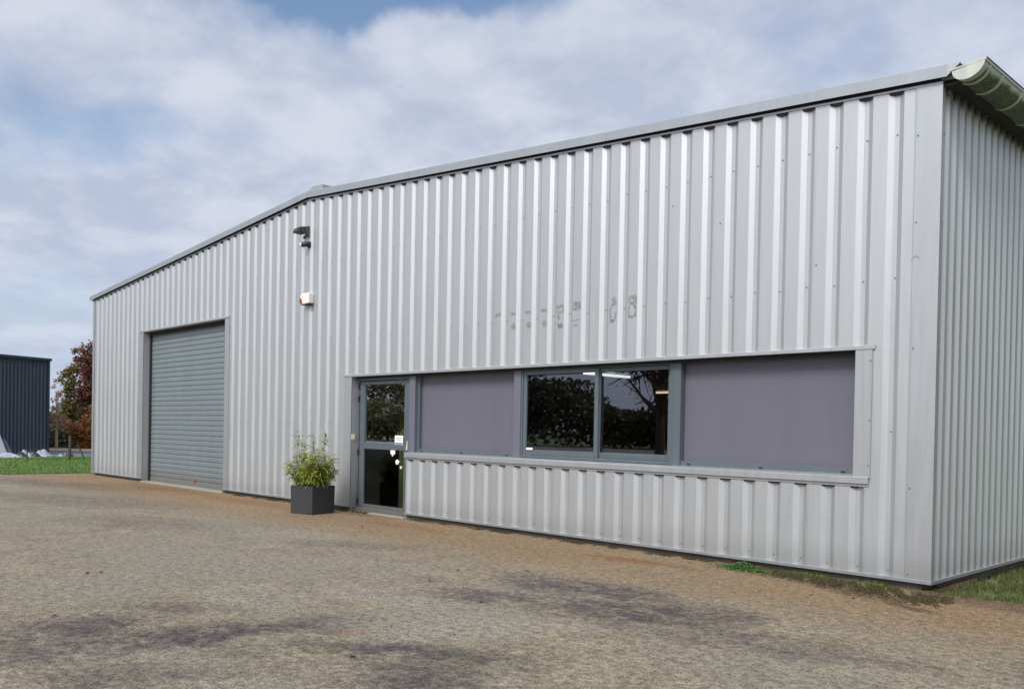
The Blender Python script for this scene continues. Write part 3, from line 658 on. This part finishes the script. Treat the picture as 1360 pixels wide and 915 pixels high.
# ------------------------------------------------------------------ planter and bamboo
PC = Vector((-9.28, -.92)); th = R(12.5); S_ = .51
ua = Vector((-math.cos(th), -math.sin(th))); ub = Vector((-math.sin(th), math.cos(th)))
ctr = PC+(ua+ub)*S_/2
pl = empty('planter', (ctr.x, ctr.y, G), 'square charcoal planter box standing left of the glass door', 'planter')
def sq(s, c=None):
    c = c or ctr; return [tuple(c+ua*s/2*i+ub*s/2*j) for i, j in ((-1, -1), (-1, 1), (1, 1), (1, -1))]
mb = MB(); o_ = sq(S_); i_ = sq(S_-.05); zt = G+.455
b0 = 0
for z in (G, zt):
    mb.v += [(x, y, z) for x, y in (sq(S_*.97) if z == G else o_)]
mb.v += [(x, y, zt) for x, y in i_]+[(x, y, zt-.06) for x, y in i_]
for k in range(4):
    j = (k+1) % 4; mb.f += [(k, j, 4+j, 4+k), (4+k, 4+j, 8+j, 8+k), (8+k, 8+j, 12+j, 12+k)]
mb.f.append((3, 2, 1, 0)); mb.build('box', M['pot'], pl, bevel=.006)
mb = MB(); mb.quad(*[(x, y, zt-.045) for x, y in i_]); mb.build('soil', M['soil'], pl)
bam = empty('bamboo_plant', (ctr.x, ctr.y, zt-.05), 'yellow green bamboo growing in the charcoal planter', 'plant')
stem = MB(); lv = MB()
def blade_leaf(mb, base, d, L, wd, droop):
    d = d.normalized(); side = d.cross(Vector((0, 0, 1))).normalized()
    if side.length < .1: side = Vector((1, 0, 0))
    side = (side+Vector((rnd.uniform(-.5, .5), rnd.uniform(-.5, .5), rnd.uniform(-.6, .6)))).normalized()
    prev = None; q = Vector(base)
    for k in range(5):
        t_ = k/4; ww = wd*math.sin(math.pi*min(1, .12+t_*.88))**.8; ww = max(ww, .001)
        b = len(mb.v); mb.v += [tuple(q-side*ww/2), tuple(q+side*ww/2)]
        if prev is not None: mb.f.append((prev, prev+1, b+1, b))
        prev = b; q = q+d*L/4; d = (d+Vector((0, 0, -droop*.35))).normalized()
tall = [(.13, -.14, 1.04), (-.30, -.02, .0), (.02, .1, .78)]
stems = []
for k in range(88):
    s1, s2 = rnd.uniform(-.42, .42), rnd.uniform(-.42, .42); b2 = ctr+ua*s1*S_+ub*s2*S_
    H = rnd.uniform(.22, .58); stems.append((b2, H, Vector((s1*ua.x+s2*ub.x, s1*ua.y+s2*ub.y, 0))*rnd.uniform(.1, .42)))
# three taller canes: left, middle, right as seen from the yard
rr = Vector((cR.x, cR.y)).normalized()
for off, H in ((-.22, .97), (-.19, .80), (-.02, .86), (.03, .74), (.19, .94), (.16, .82), (.10, .68), (-.12, .7)):
    stems.append((ctr+rr*off, H, Vector((rnd.uniform(-.03, .03), rnd.uniform(-.03, .03), 0))))
for b2, H, lean in stems:
    p0 = Vector((b2.x, b2.y, zt-.05)); pts = []
    for k in range(6): t_ = k/5; pts.append(p0+Vector((lean.x*t_*t_, lean.y*t_*t_, H*t_)))
    stem.tube(pts, [.0045*(1-.6*k/5) for k in range(6)], 5)
    nl = int(18+H*34)
    if H > .66: nl = 30
    for k in range(nl):
        t_ = rnd.uniform(.2, 1.0) if H <= .66 else rnd.choice((rnd.uniform(.3, .8), rnd.uniform(.5, .9), rnd.uniform(.88, 1.0)))
        i0 = min(4, int(t_*5)); q = pts[i0].lerp(pts[i0+1], t_*5-i0)
        an = rnd.uniform(0, 6.283); d = Vector((math.cos(an)*.8, math.sin(an)*.8, rnd.uniform(-.2, 1.0)))
        blade_leaf(lv, q, d, rnd.uniform(.09, .18), rnd.uniform(.012, .022), rnd.uniform(.6, 1.7))
stem.build('canes', M['bark'], bam); lv.build('leaves', M['bamboo'], bam)

# ------------------------------------------------------------------ grass, weeds, fallen leaves
def grass_patch(name, pts_fn, n, h, wd, mat, label, tuft=3):
    mb = MB(); k = 0
    while k < n:
        q = pts_fn()
        if q is None: continue
        x, y, z = q
        for _ in range(tuft):
            xx = x+rnd.uniform(-.02, .02); yy = y+rnd.uniform(-.02, .02); an = rnd.uniform(0, 6.283); hh = h*rnd.uniform(.45, 1.25)
            lx, ly = rnd.uniform(-.6, .6)*hh, rnd.uniform(-.6, .6)*hh; dx, dy = math.cos(an)*wd/2, math.sin(an)*wd/2
            b = len(mb.v); mb.v += [(xx-dx, yy-dy, z), (xx+dx, yy+dy, z), (xx+lx, yy+ly, z+hh)]; mb.f.append((b, b+1, b+2)); k += 1
    return tag(mb.build(name, mat), label, 'grass', kind='stuff')
M['mown'] = leaf('mown_grass_blade', [(.08, .17, .03), (.13, .25, .045), (.20, .28, .07), (.06, .13, .025)], .3)
def far_pt():
    x = -23.0-15.5*rnd.random()**1.15; y = rnd.uniform(-4.5, 9.0)
    if y > 9-(x+38)*.2+2: return None
    return x, y, -.13
grass_patch('grass', far_pt, 60000, .055, .030, M['mown'], 'bright green mown grass between the yard and the navy building')
def edge_pt():
    return -22.95+rnd.gauss(-.05, .10), rnd.uniform(-4.5, 1.2), G-.02
grass_patch('grass', edge_pt, 2500, .05, .012, M['moss'], 'yellowing grass fringe along the left edge of the yard')
def side_pt():
    x = rnd.uniform(-.07, 3.2); y = -.35+rnd.random()**1.5*6
    if y < -.03+.10*math.sin(min(x, 1.5)*2)-.10*min(x, 2.4)+rnd.gauss(0, .07): return None
    if math.sin(x*7+y*3)+math.sin(x*3-y*6+1)+math.sin(x*17+y*11) < rnd.uniform(-2.6, .9): return None
    return x, y, -.12
def side_pt2():
    q = side_pt(); return None if q is None or rnd.random() > .5 else q
grass_patch('grass', side_pt, 42000, .050, .007, M['blade'], 'rough green grass along the right side wall')
grass_patch('moss', side_pt, 46000, .030, .010, M['moss'], 'brown moss and dead roots along the right side wall')
def trail_pt():
    t_ = rnd.random(); x = -1.95+2.3*t_; y = -.12-.42*max(0, t_-.15)**1.1+rnd.gauss(0, .09+.06*t_)
    if y > .0 or math.sin(x*13)+math.sin(x*31+y*20) < rnd.uniform(-1.8, 1.2): return None
    return x, y, G
grass_patch('moss', trail_pt, 10000, .014, .016, M['moss'], 'brown mossy litter trail at the foot of the wall by the right corner')
def strag_pt():
    x = rnd.uniform(-1.7, -.02)
    return None if math.sin(x*9)+.6*math.sin(x*23) < rnd.uniform(-.2, 1.4) else (x, rnd.uniform(-.14, .03), G)
grass_patch('grass', strag_pt, 900, .035, .008, M['blade'], 'thin green grass tufts under the front wall near the right corner')
def foot_pt():
    x = rnd.uniform(-13.8, -2.0)
    if -9.7 < x < -8.0 or math.sin(x*4)+math.sin(x*9.7)+.7*math.sin(x*23) < rnd.uniform(-.3, 2.2): return None
    return x, -.02-abs(rnd.gauss(0, .035)), G
grass_patch('moss', foot_pt, 3500, .018, .016, M['moss'], 'patchy brown litter and moss along the foot of the front wall')
def litter_pt():
    return -9.85+rnd.uniform(-.1, .9), -.04+rnd.gauss(0, .03), G
grass_patch('moss', litter_pt, 700, .03, .02, M['moss'], 'dark litter under the wall beside the planter')
wd_ = empty('weed', (-1.85, -.22, G), 'low bright green weed at the foot of the wall below the right panel', 'weed')
mb = MB()
for k in range(1800):
    an = rnd.uniform(0, 6.283); r_ = abs(rnd.gauss(0, 1)); q = Vector((-1.83+(.17*r_*math.cos(an)), -.20+.085*r_*math.sin(an), G+.002+max(0, .05*(1.5-r_))*rnd.random()))
    an2 = rnd.uniform(0, 6.283); blade_leaf(mb, q, Vector((math.cos(an2), math.sin(an2), rnd.uniform(.1, 1))), rnd.uniform(.025, .06), rnd.uniform(.008, .016), 1.2)
mb.build('leaves', M['weed'], wd_)
for (x, y) in ((-7.15, -.12), (-7.9, -.1)):
    pass
mb = MB()
spots = [(-5.54, -5.60), (-3.74, -6.45), (-8.2, -3.0), (-9.1, -1.3), (-6.6, -1.9), (-2.2, -1.6), (-.6, -1.1), (-1.0, -1.3), (.3, -1.0), (-.3, -.95), (.9, -1.2), (-3.2, -1.4), (-1.5, -4.5), (0.4, -4.4)]+[(rnd.uniform(-8, 1.5), rnd.uniform(-5.5, -.4)) for _ in range(14)]
for x, y in spots:
    for _ in range(rnd.choice((1, 1, 2))):
        an = rnd.uniform(0, 6.283); s = rnd.uniform(.015, .032); q = Vector((x+rnd.uniform(-.04, .04), y+rnd.uniform(-.04, .04), G+.008)); u_ = Vector((math.cos(an), math.sin(an), .25))*s; v_ = Vector((-math.sin(an), math.cos(an), .1))*s*.6
        mb.quad(q-u_, q-v_*.9, q+u_, q+v_+Vector((0, 0, .01)))
tag(mb.build('fallen_leaves', M['fallen']), 'small brown dead leaves scattered on the yard', 'leaves', kind='stuff')
mb = MB()
for k in range(1900):
    x, y = rnd.uniform(-9, 2.5), (rnd.uniform(-6.5, -.05) if k < 1500 else -.04-abs(rnd.gauss(0, .12))); s = rnd.uniform(.003, .007) if rnd.random() < .95 else rnd.uniform(.008, .014)
    b = len(mb.v); q = Vector((x, y, G+s*.3)); mb.v += [tuple(q+Vector(d)*s*rnd.uniform(.7, 1.2)) for d in ((1, 0, 0), (-.5, .8, 0), (-.5, -.8, 0), (0, 0, .8))]; mb.f += [(b, b+1, b+3), (b+1, b+2, b+3), (b+2, b, b+3)]
tag(mb.build('pebbles', M['pebble']), 'pale loose grit scattered on the yard', 'grit', kind='stuff')

# ------------------------------------------------------------------ navy building on the left
nb = empty('industrial_building', (-39.0, -5, -.13), 'dark navy ribbed metal building at the left edge', 'building')
mb = MB(); prev = None; y = 3.86; k = 0
def ntop(y): return 4.02+(3.88-y)*.030*1.0
while y > -11:
    for dy, dx in ((0, 0), (.03, -.04), (.075, -.04), (.105, 0)):
        b = len(mb.v); mb.v += [(-39+dx, y-dy, -.2), (-39+dx, y-dy, ntop(y-dy))]
        if prev is not None: mb.f.append((prev, b, b+1, prev+1))
        prev = b
    y -= .145
mb.build('cladding', M['navy'], nb)
mb = MB(); prof = []
for k in range(2):
    pass
mb.box(-39.06, -38.985, 3.80, 3.90, -.2, ntop(3.86)); mb.box(-50, -39.07, 3.78, 3.86, -.2, 4.0); mb.build('corner_flashing', M['navytrim'], nb)
mb = MB(); b = len(mb.v)
for yq in (3.96, -11): mb.v += [(-38.93, yq, ntop(yq)-.02), (-38.93, yq, ntop(yq)+.09), (-50, yq, ntop(yq)+.3), (-50, yq, ntop(yq)-.02)]
mb.f += [(0, 1, 2, 3), (7, 6, 5, 4), (0, 4, 5, 1), (1, 5, 6, 2), (2, 6, 7, 3), (3, 7, 4, 0)]; mb.build('roof_trim', M['navytrim'], nb)

# crumpled white film and black bags on the grass
def crumple(name, cx, cy, sx, sy, h, mat, label, seed, group=None, rot=.8, peak=(0, 0)):
    r2 = random.Random(seed); n1, n2 = 22, 14; mb = MB(); ph = [(r2.uniform(1, 7), r2.uniform(1, 7), r2.uniform(0, 6)) for _ in range(7)]
    for i in range(n1+1):
        for j in range(n2+1):
            u, v = i/n1*2-1, j/n2*2-1; rr_ = max(0, 1-(u*u+v*v)**.9)
            z = h*(rr_**.55)*(.55+.45*math.exp(-((u-peak[0])**2+(v-peak[1])**2)*3))
            for a_, b1, c_ in ph: z += .06*h*math.sin(a_*u+b1*v+c_)*rr_**.5
            k1 = 1+.12*math.sin(5*math.atan2(v, u)+seed)
            x = u*sx*k1; y = v*sy*k1; mb.v.append((cx+x*math.cos(rot)-y*math.sin(rot), cy+x*math.sin(rot)+y*math.cos(rot), -.13+max(0, z)+r2.uniform(0, .015)*h))
    for i in range(n1):
        for j in range(n2): a_ = i*(n2+1)+j; mb.f.append((a_, a_+1, a_+n2+2, a_+n2+1))
    o = mb.build(name, mat); tag(o, label, 'plastic film' if mat is M['tarp'] else 'bag', group); return o
crumple('plastic_sheet', -36.6, 1.70, .55, .34, .20, M['tarp'], 'low crumpled white film lying at the foot of the leftmost navy wall', 3)
crumple('plastic_sheet', -36.9, 3.02, .38, .32, .33, M['tarp'], 'rounded heap of white film in front of the navy wall', 5)
crumple('plastic_sheet', -36.9, 3.74, .20, .18, .11, M['tarp'], 'small flat scrap of white film near the navy building corner', 8)
crumple('plastic_sheet', -36.8, 2.35, .30, .25, .28, M['tarp'], 'small white film bundle between two black bags', 9)
crumple('rubbish_bag', -36.6, 2.15, .22, .25, .26, M['black'], 'black bag between the low white film and the small bundle', 11)
crumple('rubbish_bag', -36.7, 2.62, .30, .25, .24, M['black'], 'black bag left of the rounded white film heap', 12)
crumple('rubbish_bag', -36.8, 3.98, .22, .2, .28, M['black'], 'black bag beyond the navy building corner', 13)
mb = MB()
q0 = Vector((-37.1, 1.05, -.13))
f0 = [(q0.x, q0.y, -.1), (q0.x+.15, q0.y+.75, -.1), (q0.x-.15, q0.y+.45, .93), (q0.x-.25, q0.y+.05, .80)]
mb.v += f0+[(a_-.3, b1, c_) for a_, b1, c_ in f0]; mb.f += [(0, 1, 2, 3), (7, 6, 5, 4), (0, 4, 5, 1), (1, 5, 6, 2), (2, 6, 7, 3), (3, 7, 4, 0)]
tag(mb.build('plastic_sheet', M['tarp'], bevel=.05), 'upright folded white film leaning at the far left of the heap', 'plastic film')
mb = MB(); mb.v += [(-37.2, 1.9, -.1), (-37.2, 2.05, -.1), (-37.3, 1.72, .62), (-37.3, 1.66, .62), (-37.25, 1.9, -.1), (-37.25, 2.05, -.1), (-37.35, 1.72, .62), (-37.35, 1.66, .62)]
mb.f += [(0, 1, 2, 3), (7, 6, 5, 4), (0, 4, 5, 1), (1, 5, 6, 2), (2, 6, 7, 3), (3, 7, 4, 0)]
tag(mb.build('plank', M['post']), 'grey board leaning on the navy wall beside the white film', 'board')

# ------------------------------------------------------------------ barrier posts on the grass
def at(u, v, z=-.13):
    d = cF+cR*((u-680)/1178.76)+cU*((585.45-v)/1178.76); t_ = (z-CAM.z)/d.z; return CAM+d*t_
def atd(u, v, dist):
    d = cF+cR*((u-680)/1178.76)+cU*((585.45-v)/1178.76); return CAM+d*dist
fe = empty('fence', at(92, 611), 'dark leaning post with braces and thin wire on the grass beside the warehouse', 'fence')
p1 = at(92, 611); mb = MB(); mb.tube([p1, p1+Vector((.02, .02, .95))], [.06, .045], 7); mb.build('post', M['wood'], fe)
p2 = at(113, 611); mb = MB(); mb.tube([p2, p2.lerp(p1, .5)+Vector((0, 0, .62))], [.035, .03], 6); mb.build('brace', M['wood'], fe)
p3 = at(36, 612); mb = MB(); mb.tube([p3, p3+Vector((0, 0, .40))], [.03, .025], 6); mb.build('post', M['wood'], fe)
p4 = at(125, 610); mb = MB(); mb.tube([p4, p4+Vector((0, 0, .8))], [.05, .045], 6); mb.build('post', M['wood'], fe)
mb = MB()
for hh in (.08, .55): mb.tube([p3+Vector((0, 0, min(hh, .38))), p1+Vector((0, 0, hh)), p4+Vector((0, 0, hh))], .010, 4)
mb.build('wire', M['wood'], fe)

# ------------------------------------------------------------------ trees
def tree(name, base, H, trunk_r, crown, nleaf, lsize, mleaf, mbark, label, group=None, seed=1, trunk_h=.35, limbs=9, fill=1.0, cat='tree'):
    """crown: list of (offset x,y,z, rx, ry, rz) ellipsoids relative to base"""
    r2 = random.Random(seed); o = empty(name, base, label, cat, group); base = Vector(base); tr = MB()
    pts = [base+Vector((r2.uniform(-.02, .02)*H*k/6, r2.uniform(-.02, .02)*H*k/6, H*.9*k/6)) for k in range(7)]
    tr.tube(pts, [trunk_r*(1-.13*k) for k in range(7)], 8)
    clumps = []
    for k in range(limbs):
        e = r2.choice(crown); s = max(.3, r2.random())**.5; an, el = r2.uniform(0, 6.283), r2.uniform(-.9, 1.2)
        end = base+Vector((e[0]+e[3]*s*math.cos(an)*math.cos(el), e[1]+e[4]*s*math.sin(an)*math.cos(el), e[2]+e[5]*s*math.sin(el)))
        k0 = r2.uniform(trunk_h, .85)*6; i0 = min(5, int(k0)); st = pts[i0].lerp(pts[i0+1], k0-i0)
        mid = st.lerp(end, .5)+Vector((0, 0, r2.uniform(-.03, .08)*H)); tr.tube([st, mid, end], [trunk_r*.38, trunk_r*.22, trunk_r*.06], 5)
        for _ in range(4):
            e2 = mid.lerp(end, r2.random())+Vector((r2.gauss(0, .1)*H*.6, r2.gauss(0, .1)*H*.6, r2.gauss(0, .07)*H)); tr.tube([mid.lerp(end, r2.random()*.6), e2], [trunk_r*.12, trunk_r*.03], 4, False); clumps.append(e2)
        clumps.append(end)
    tr.build('trunk', mbark, o)
    lv = MB(); cc = []
    ncl = max(8, int(nleaf/45))
    for k in range(ncl):
        e = r2.choice(crown)
        if r2.random() < .3 and clumps: q = r2.choice(clumps)
        else:
            an, cz = r2.uniform(0, 6.283), r2.uniform(-1, 1); s = r2.random()**.4; cs = math.sqrt(1-cz*cz)
            q = base+Vector((e[0]+e[3]*s*cs*math.cos(an), e[1]+e[4]*s*cs*math.sin(an), e[2]+e[5]*s*cz))
        cc.append((q, (.10+.12*r2.random())*(e[3]+e[5])*.5*fill))
    for k in range(nleaf):
        q, rr_ = r2.choice(cc); q = q+Vector((r2.gauss(0, rr_), r2.gauss(0, rr_), r2.gauss(0, rr_*.75)))
        s = lsize*r2.uniform(.6, 1.35); a_ = Vector((r2.gauss(0, 1), r2.gauss(0, 1), r2.gauss(0, .8))).normalized(); b1 = a_.cross(Vector((r2.gauss(0, 1), r2.gauss(0, 1), r2.gauss(0, 1)))).normalized()
        lv.quad(q-a_*s*.6, q-b1*s*.35, q+a_*s*.6, q+b1*s*.35)
    lv.build('crown', mleaf, o); return o
def gpt(u, dist):   # point on the far ground in direction u at depth dist
    d = cF+cR*((u-680)/1178.76); p_ = CAM+Vector((d.x, d.y, 0))*dist; p_.z = -.13; return p_
rv = Vector((cR.x, cR.y, 0)).normalized()
def crown_px(base_u, dist, items):
    """items: (u, v, half-width px, half-height px) -> ellipsoids relative to the base"""
    s = dist/1178.76; b_ = gpt(base_u, dist); out = []
    for u, v, hw, hh in items:
        q = atd(u, v, dist)-b_; out.append((q.x, q.y, q.z, hw*s, hw*s, hh*s))
    return out
# an own real distance and size for each
tree('young_tree', gpt(75, 46), 3.4, .085, crown_px(75, 46, [(74, 540, 11, 22), (72, 565, 11, 12), (77, 515, 6, 14), (85, 560, 9, 12)]), 800, .085, M['leaf_pink'], M['barkpale'], 'slender young tree with sparse pale russet leaves beside the navy building', seed=4, limbs=12, fill=1.5)
tree('autumn_tree', gpt(98, 52), 4.7, .14, crown_px(98, 52, [(94, 505, 12, 22), (92, 540, 10, 22), (110, 480, 12, 26), (100, 560, 14, 20), (118, 520, 12, 40)]), 6500, .12, M['leaf_olive'], M['bark'], 'olive and yellow brown tree behind the slender young tree', seed=11, fill=.9)
tree('autumn_tree', gpt(124, 50), 6.0, .16, crown_px(124, 50, [(116, 500, 12, 42), (122, 475, 12, 30), (132, 500, 16, 45), (113, 528, 10, 22)]), 8000, .11, M['leaf_red'], M['bark'], 'tall dark red tree at the left edge of the warehouse', seed=22, fill=.9)
tree('autumn_tree', gpt(112, 47.5), 2.0, .07, crown_px(112, 47.5, [(110, 572, 15, 16), (104, 585, 12, 12), (120, 585, 12, 16), (124, 560, 12, 20), (98, 572, 7, 8)]), 5000, .09, M['leaf_orange'], M['bark'], 'low rusty orange tree under the dark red tree', seed=31, trunk_h=.1, cat='tree')
tree('shrub', gpt(72, 58), 1.6, .05, crown_px(72, 58, [(70, 575, 12, 12), (84, 580, 12, 12), (62, 572, 10, 14)]), 3000, .10, M['leaf_green'], M['bark'], 'dull green shrub behind the young tree trunk', seed=41, trunk_h=.1, cat='shrub')
# clipped hedge
hg = MB(); r2 = random.Random(50); hb = gpt(80, 50)
for k in range(9000):
    q = hb+rv*r2.uniform(-12, 8)+Vector((cF.x, cF.y, 0))*r2.uniform(0, .9); q.z = -.1+1.05*r2.random()**.8+.05*r2.gauss(0, 1)
    a_ = Vector((r2.gauss(0, 1), r2.gauss(0, 1), r2.gauss(0, 1))).normalized(); b1 = a_.cross(Vector((r2.gauss(0, 1), r2.gauss(0, 1), .3))).normalized(); hg.quad(q-a_*.09, q-b1*.06, q+a_*.09, q+b1*.06)
he = empty('hedge', hb, 'dark clipped hedge along the far side of the road', 'hedge'); hg.build('foliage', M['leaf_dark'], he)
mb = MB(); f_ = Vector((cF.x, cF.y, 0)).normalized(); q = [hb-rv*12+f_*.3, hb+rv*8+f_*.3, hb+rv*8+f_*.8, hb-rv*12+f_*.8]; mb.prism([(a_.x, a_.y) for a_ in q], 'z', -.13, .75); mb.build('stems', M['leaf_dark'], he)
# far-off wood reading as one mass, round the horizon on the left and behind the yard (it mirrors in the windows)
def wood(pts_fn, n, size, name, label, mat=M['leaf_dark'], seed=60):
    r3 = random.Random(seed); mb = MB()
    for k in range(n):
        q = pts_fn(r3); a_ = Vector((r3.gauss(0, 1), r3.gauss(0, 1), r3.gauss(0, 1))).normalized(); b1 = a_.cross(Vector((r3.gauss(0, 1), r3.gauss(0, 1), .3))).normalized(); s = size*r3.uniform(.6, 1.4)
        mb.quad(q-a_*s, q-b1*s*.7, q+a_*s, q+b1*s*.7)
    return tag(mb.build(name, mat), label, 'wood', kind='stuff')
def w1(r3):
    th_ = r3.uniform(0, 1); x = -130+10*r3.random(); y = -30+150*th_; top = 3.2+1.2*math.sin(y*.21)+.8*math.sin(y*.57+1)
    return Vector((x, y, top*r3.random()**.7-.1))
wood(w1, 14000, .42, 'distant_wood', 'far belt of trees on the horizon at left', M['leaf_green'])
def w2(r3):
    x = -110+150*r3.random(); y = -62+6*r3.random()-.12*(x+35); top = 5.2+1.5*math.sin(x*.17)+.9*math.sin(x*.43+1)+.5*math.sin(x*1.1)
    return Vector((x, y, top*r3.random()**.6-.1))
wood(w2, 70000, .22, 'offview_tree_belt', 'dark belt of trees mirrored in the window glass', M['leaf_belt'], seed=61)
def w3(r3):
    y = -70+110*r3.random(); x = -118+5*r3.random(); top = 11+1.6*math.sin(y*.2)+math.sin(y*.53)
    return Vector((x, y-20, top*r3.random()**.6-.1))
def w4(r3):
    x = 3.5+42*r3.random(); y = 30-.35*(x-4)+5*r3.random(); top = 11+1.8*math.sin(x*.3)
    return Vector((x, y, top*r3.random()**.6-.1))
wood(w4, 12000, .4, 'offview_tree_belt', 'unseen dark belt of trees added to darken the right side wall', seed=63)  # added out of view so the side wall mirrors something dark
wood(w3, 42000, .30, 'offview_tree_belt', 'unseen belt of trees on the far left, raised to darken the door glass', M['leaf_belt'], seed=62)  # out of view, made tall to darken the door's reflection
bt = Vector((-29.3, -22.9, -.13))
tree('broadleaf_tree', bt, 8.5, .28, [(0, 0, 5.2, 1.3, 1.3, 3.2), (-1.0, .8, 4.0, 1.6, 1.6, 2.2), (.3, -.2, 2.6, 1.5, 1.5, 1.2)], 12000, .16, M['leaf_dark'], M['bark'], 'dark broadleaf tree mirrored in the left half of the sliding window', seed=71)
bt2 = Vector((-17.5, -19.0, -.13))
tree('bare_tree', bt2, 7.0, .22, [(0, 0, 4.8, 3.2, 3.2, 2.2), (1.0, 0, 3.6, 3.0, 3.0, 1.5)], 500, .06, M['leaf_dark'], M['bark'], 'nearly bare tree mirrored in the right half of the sliding window', seed=72, limbs=46, trunk_h=.25)
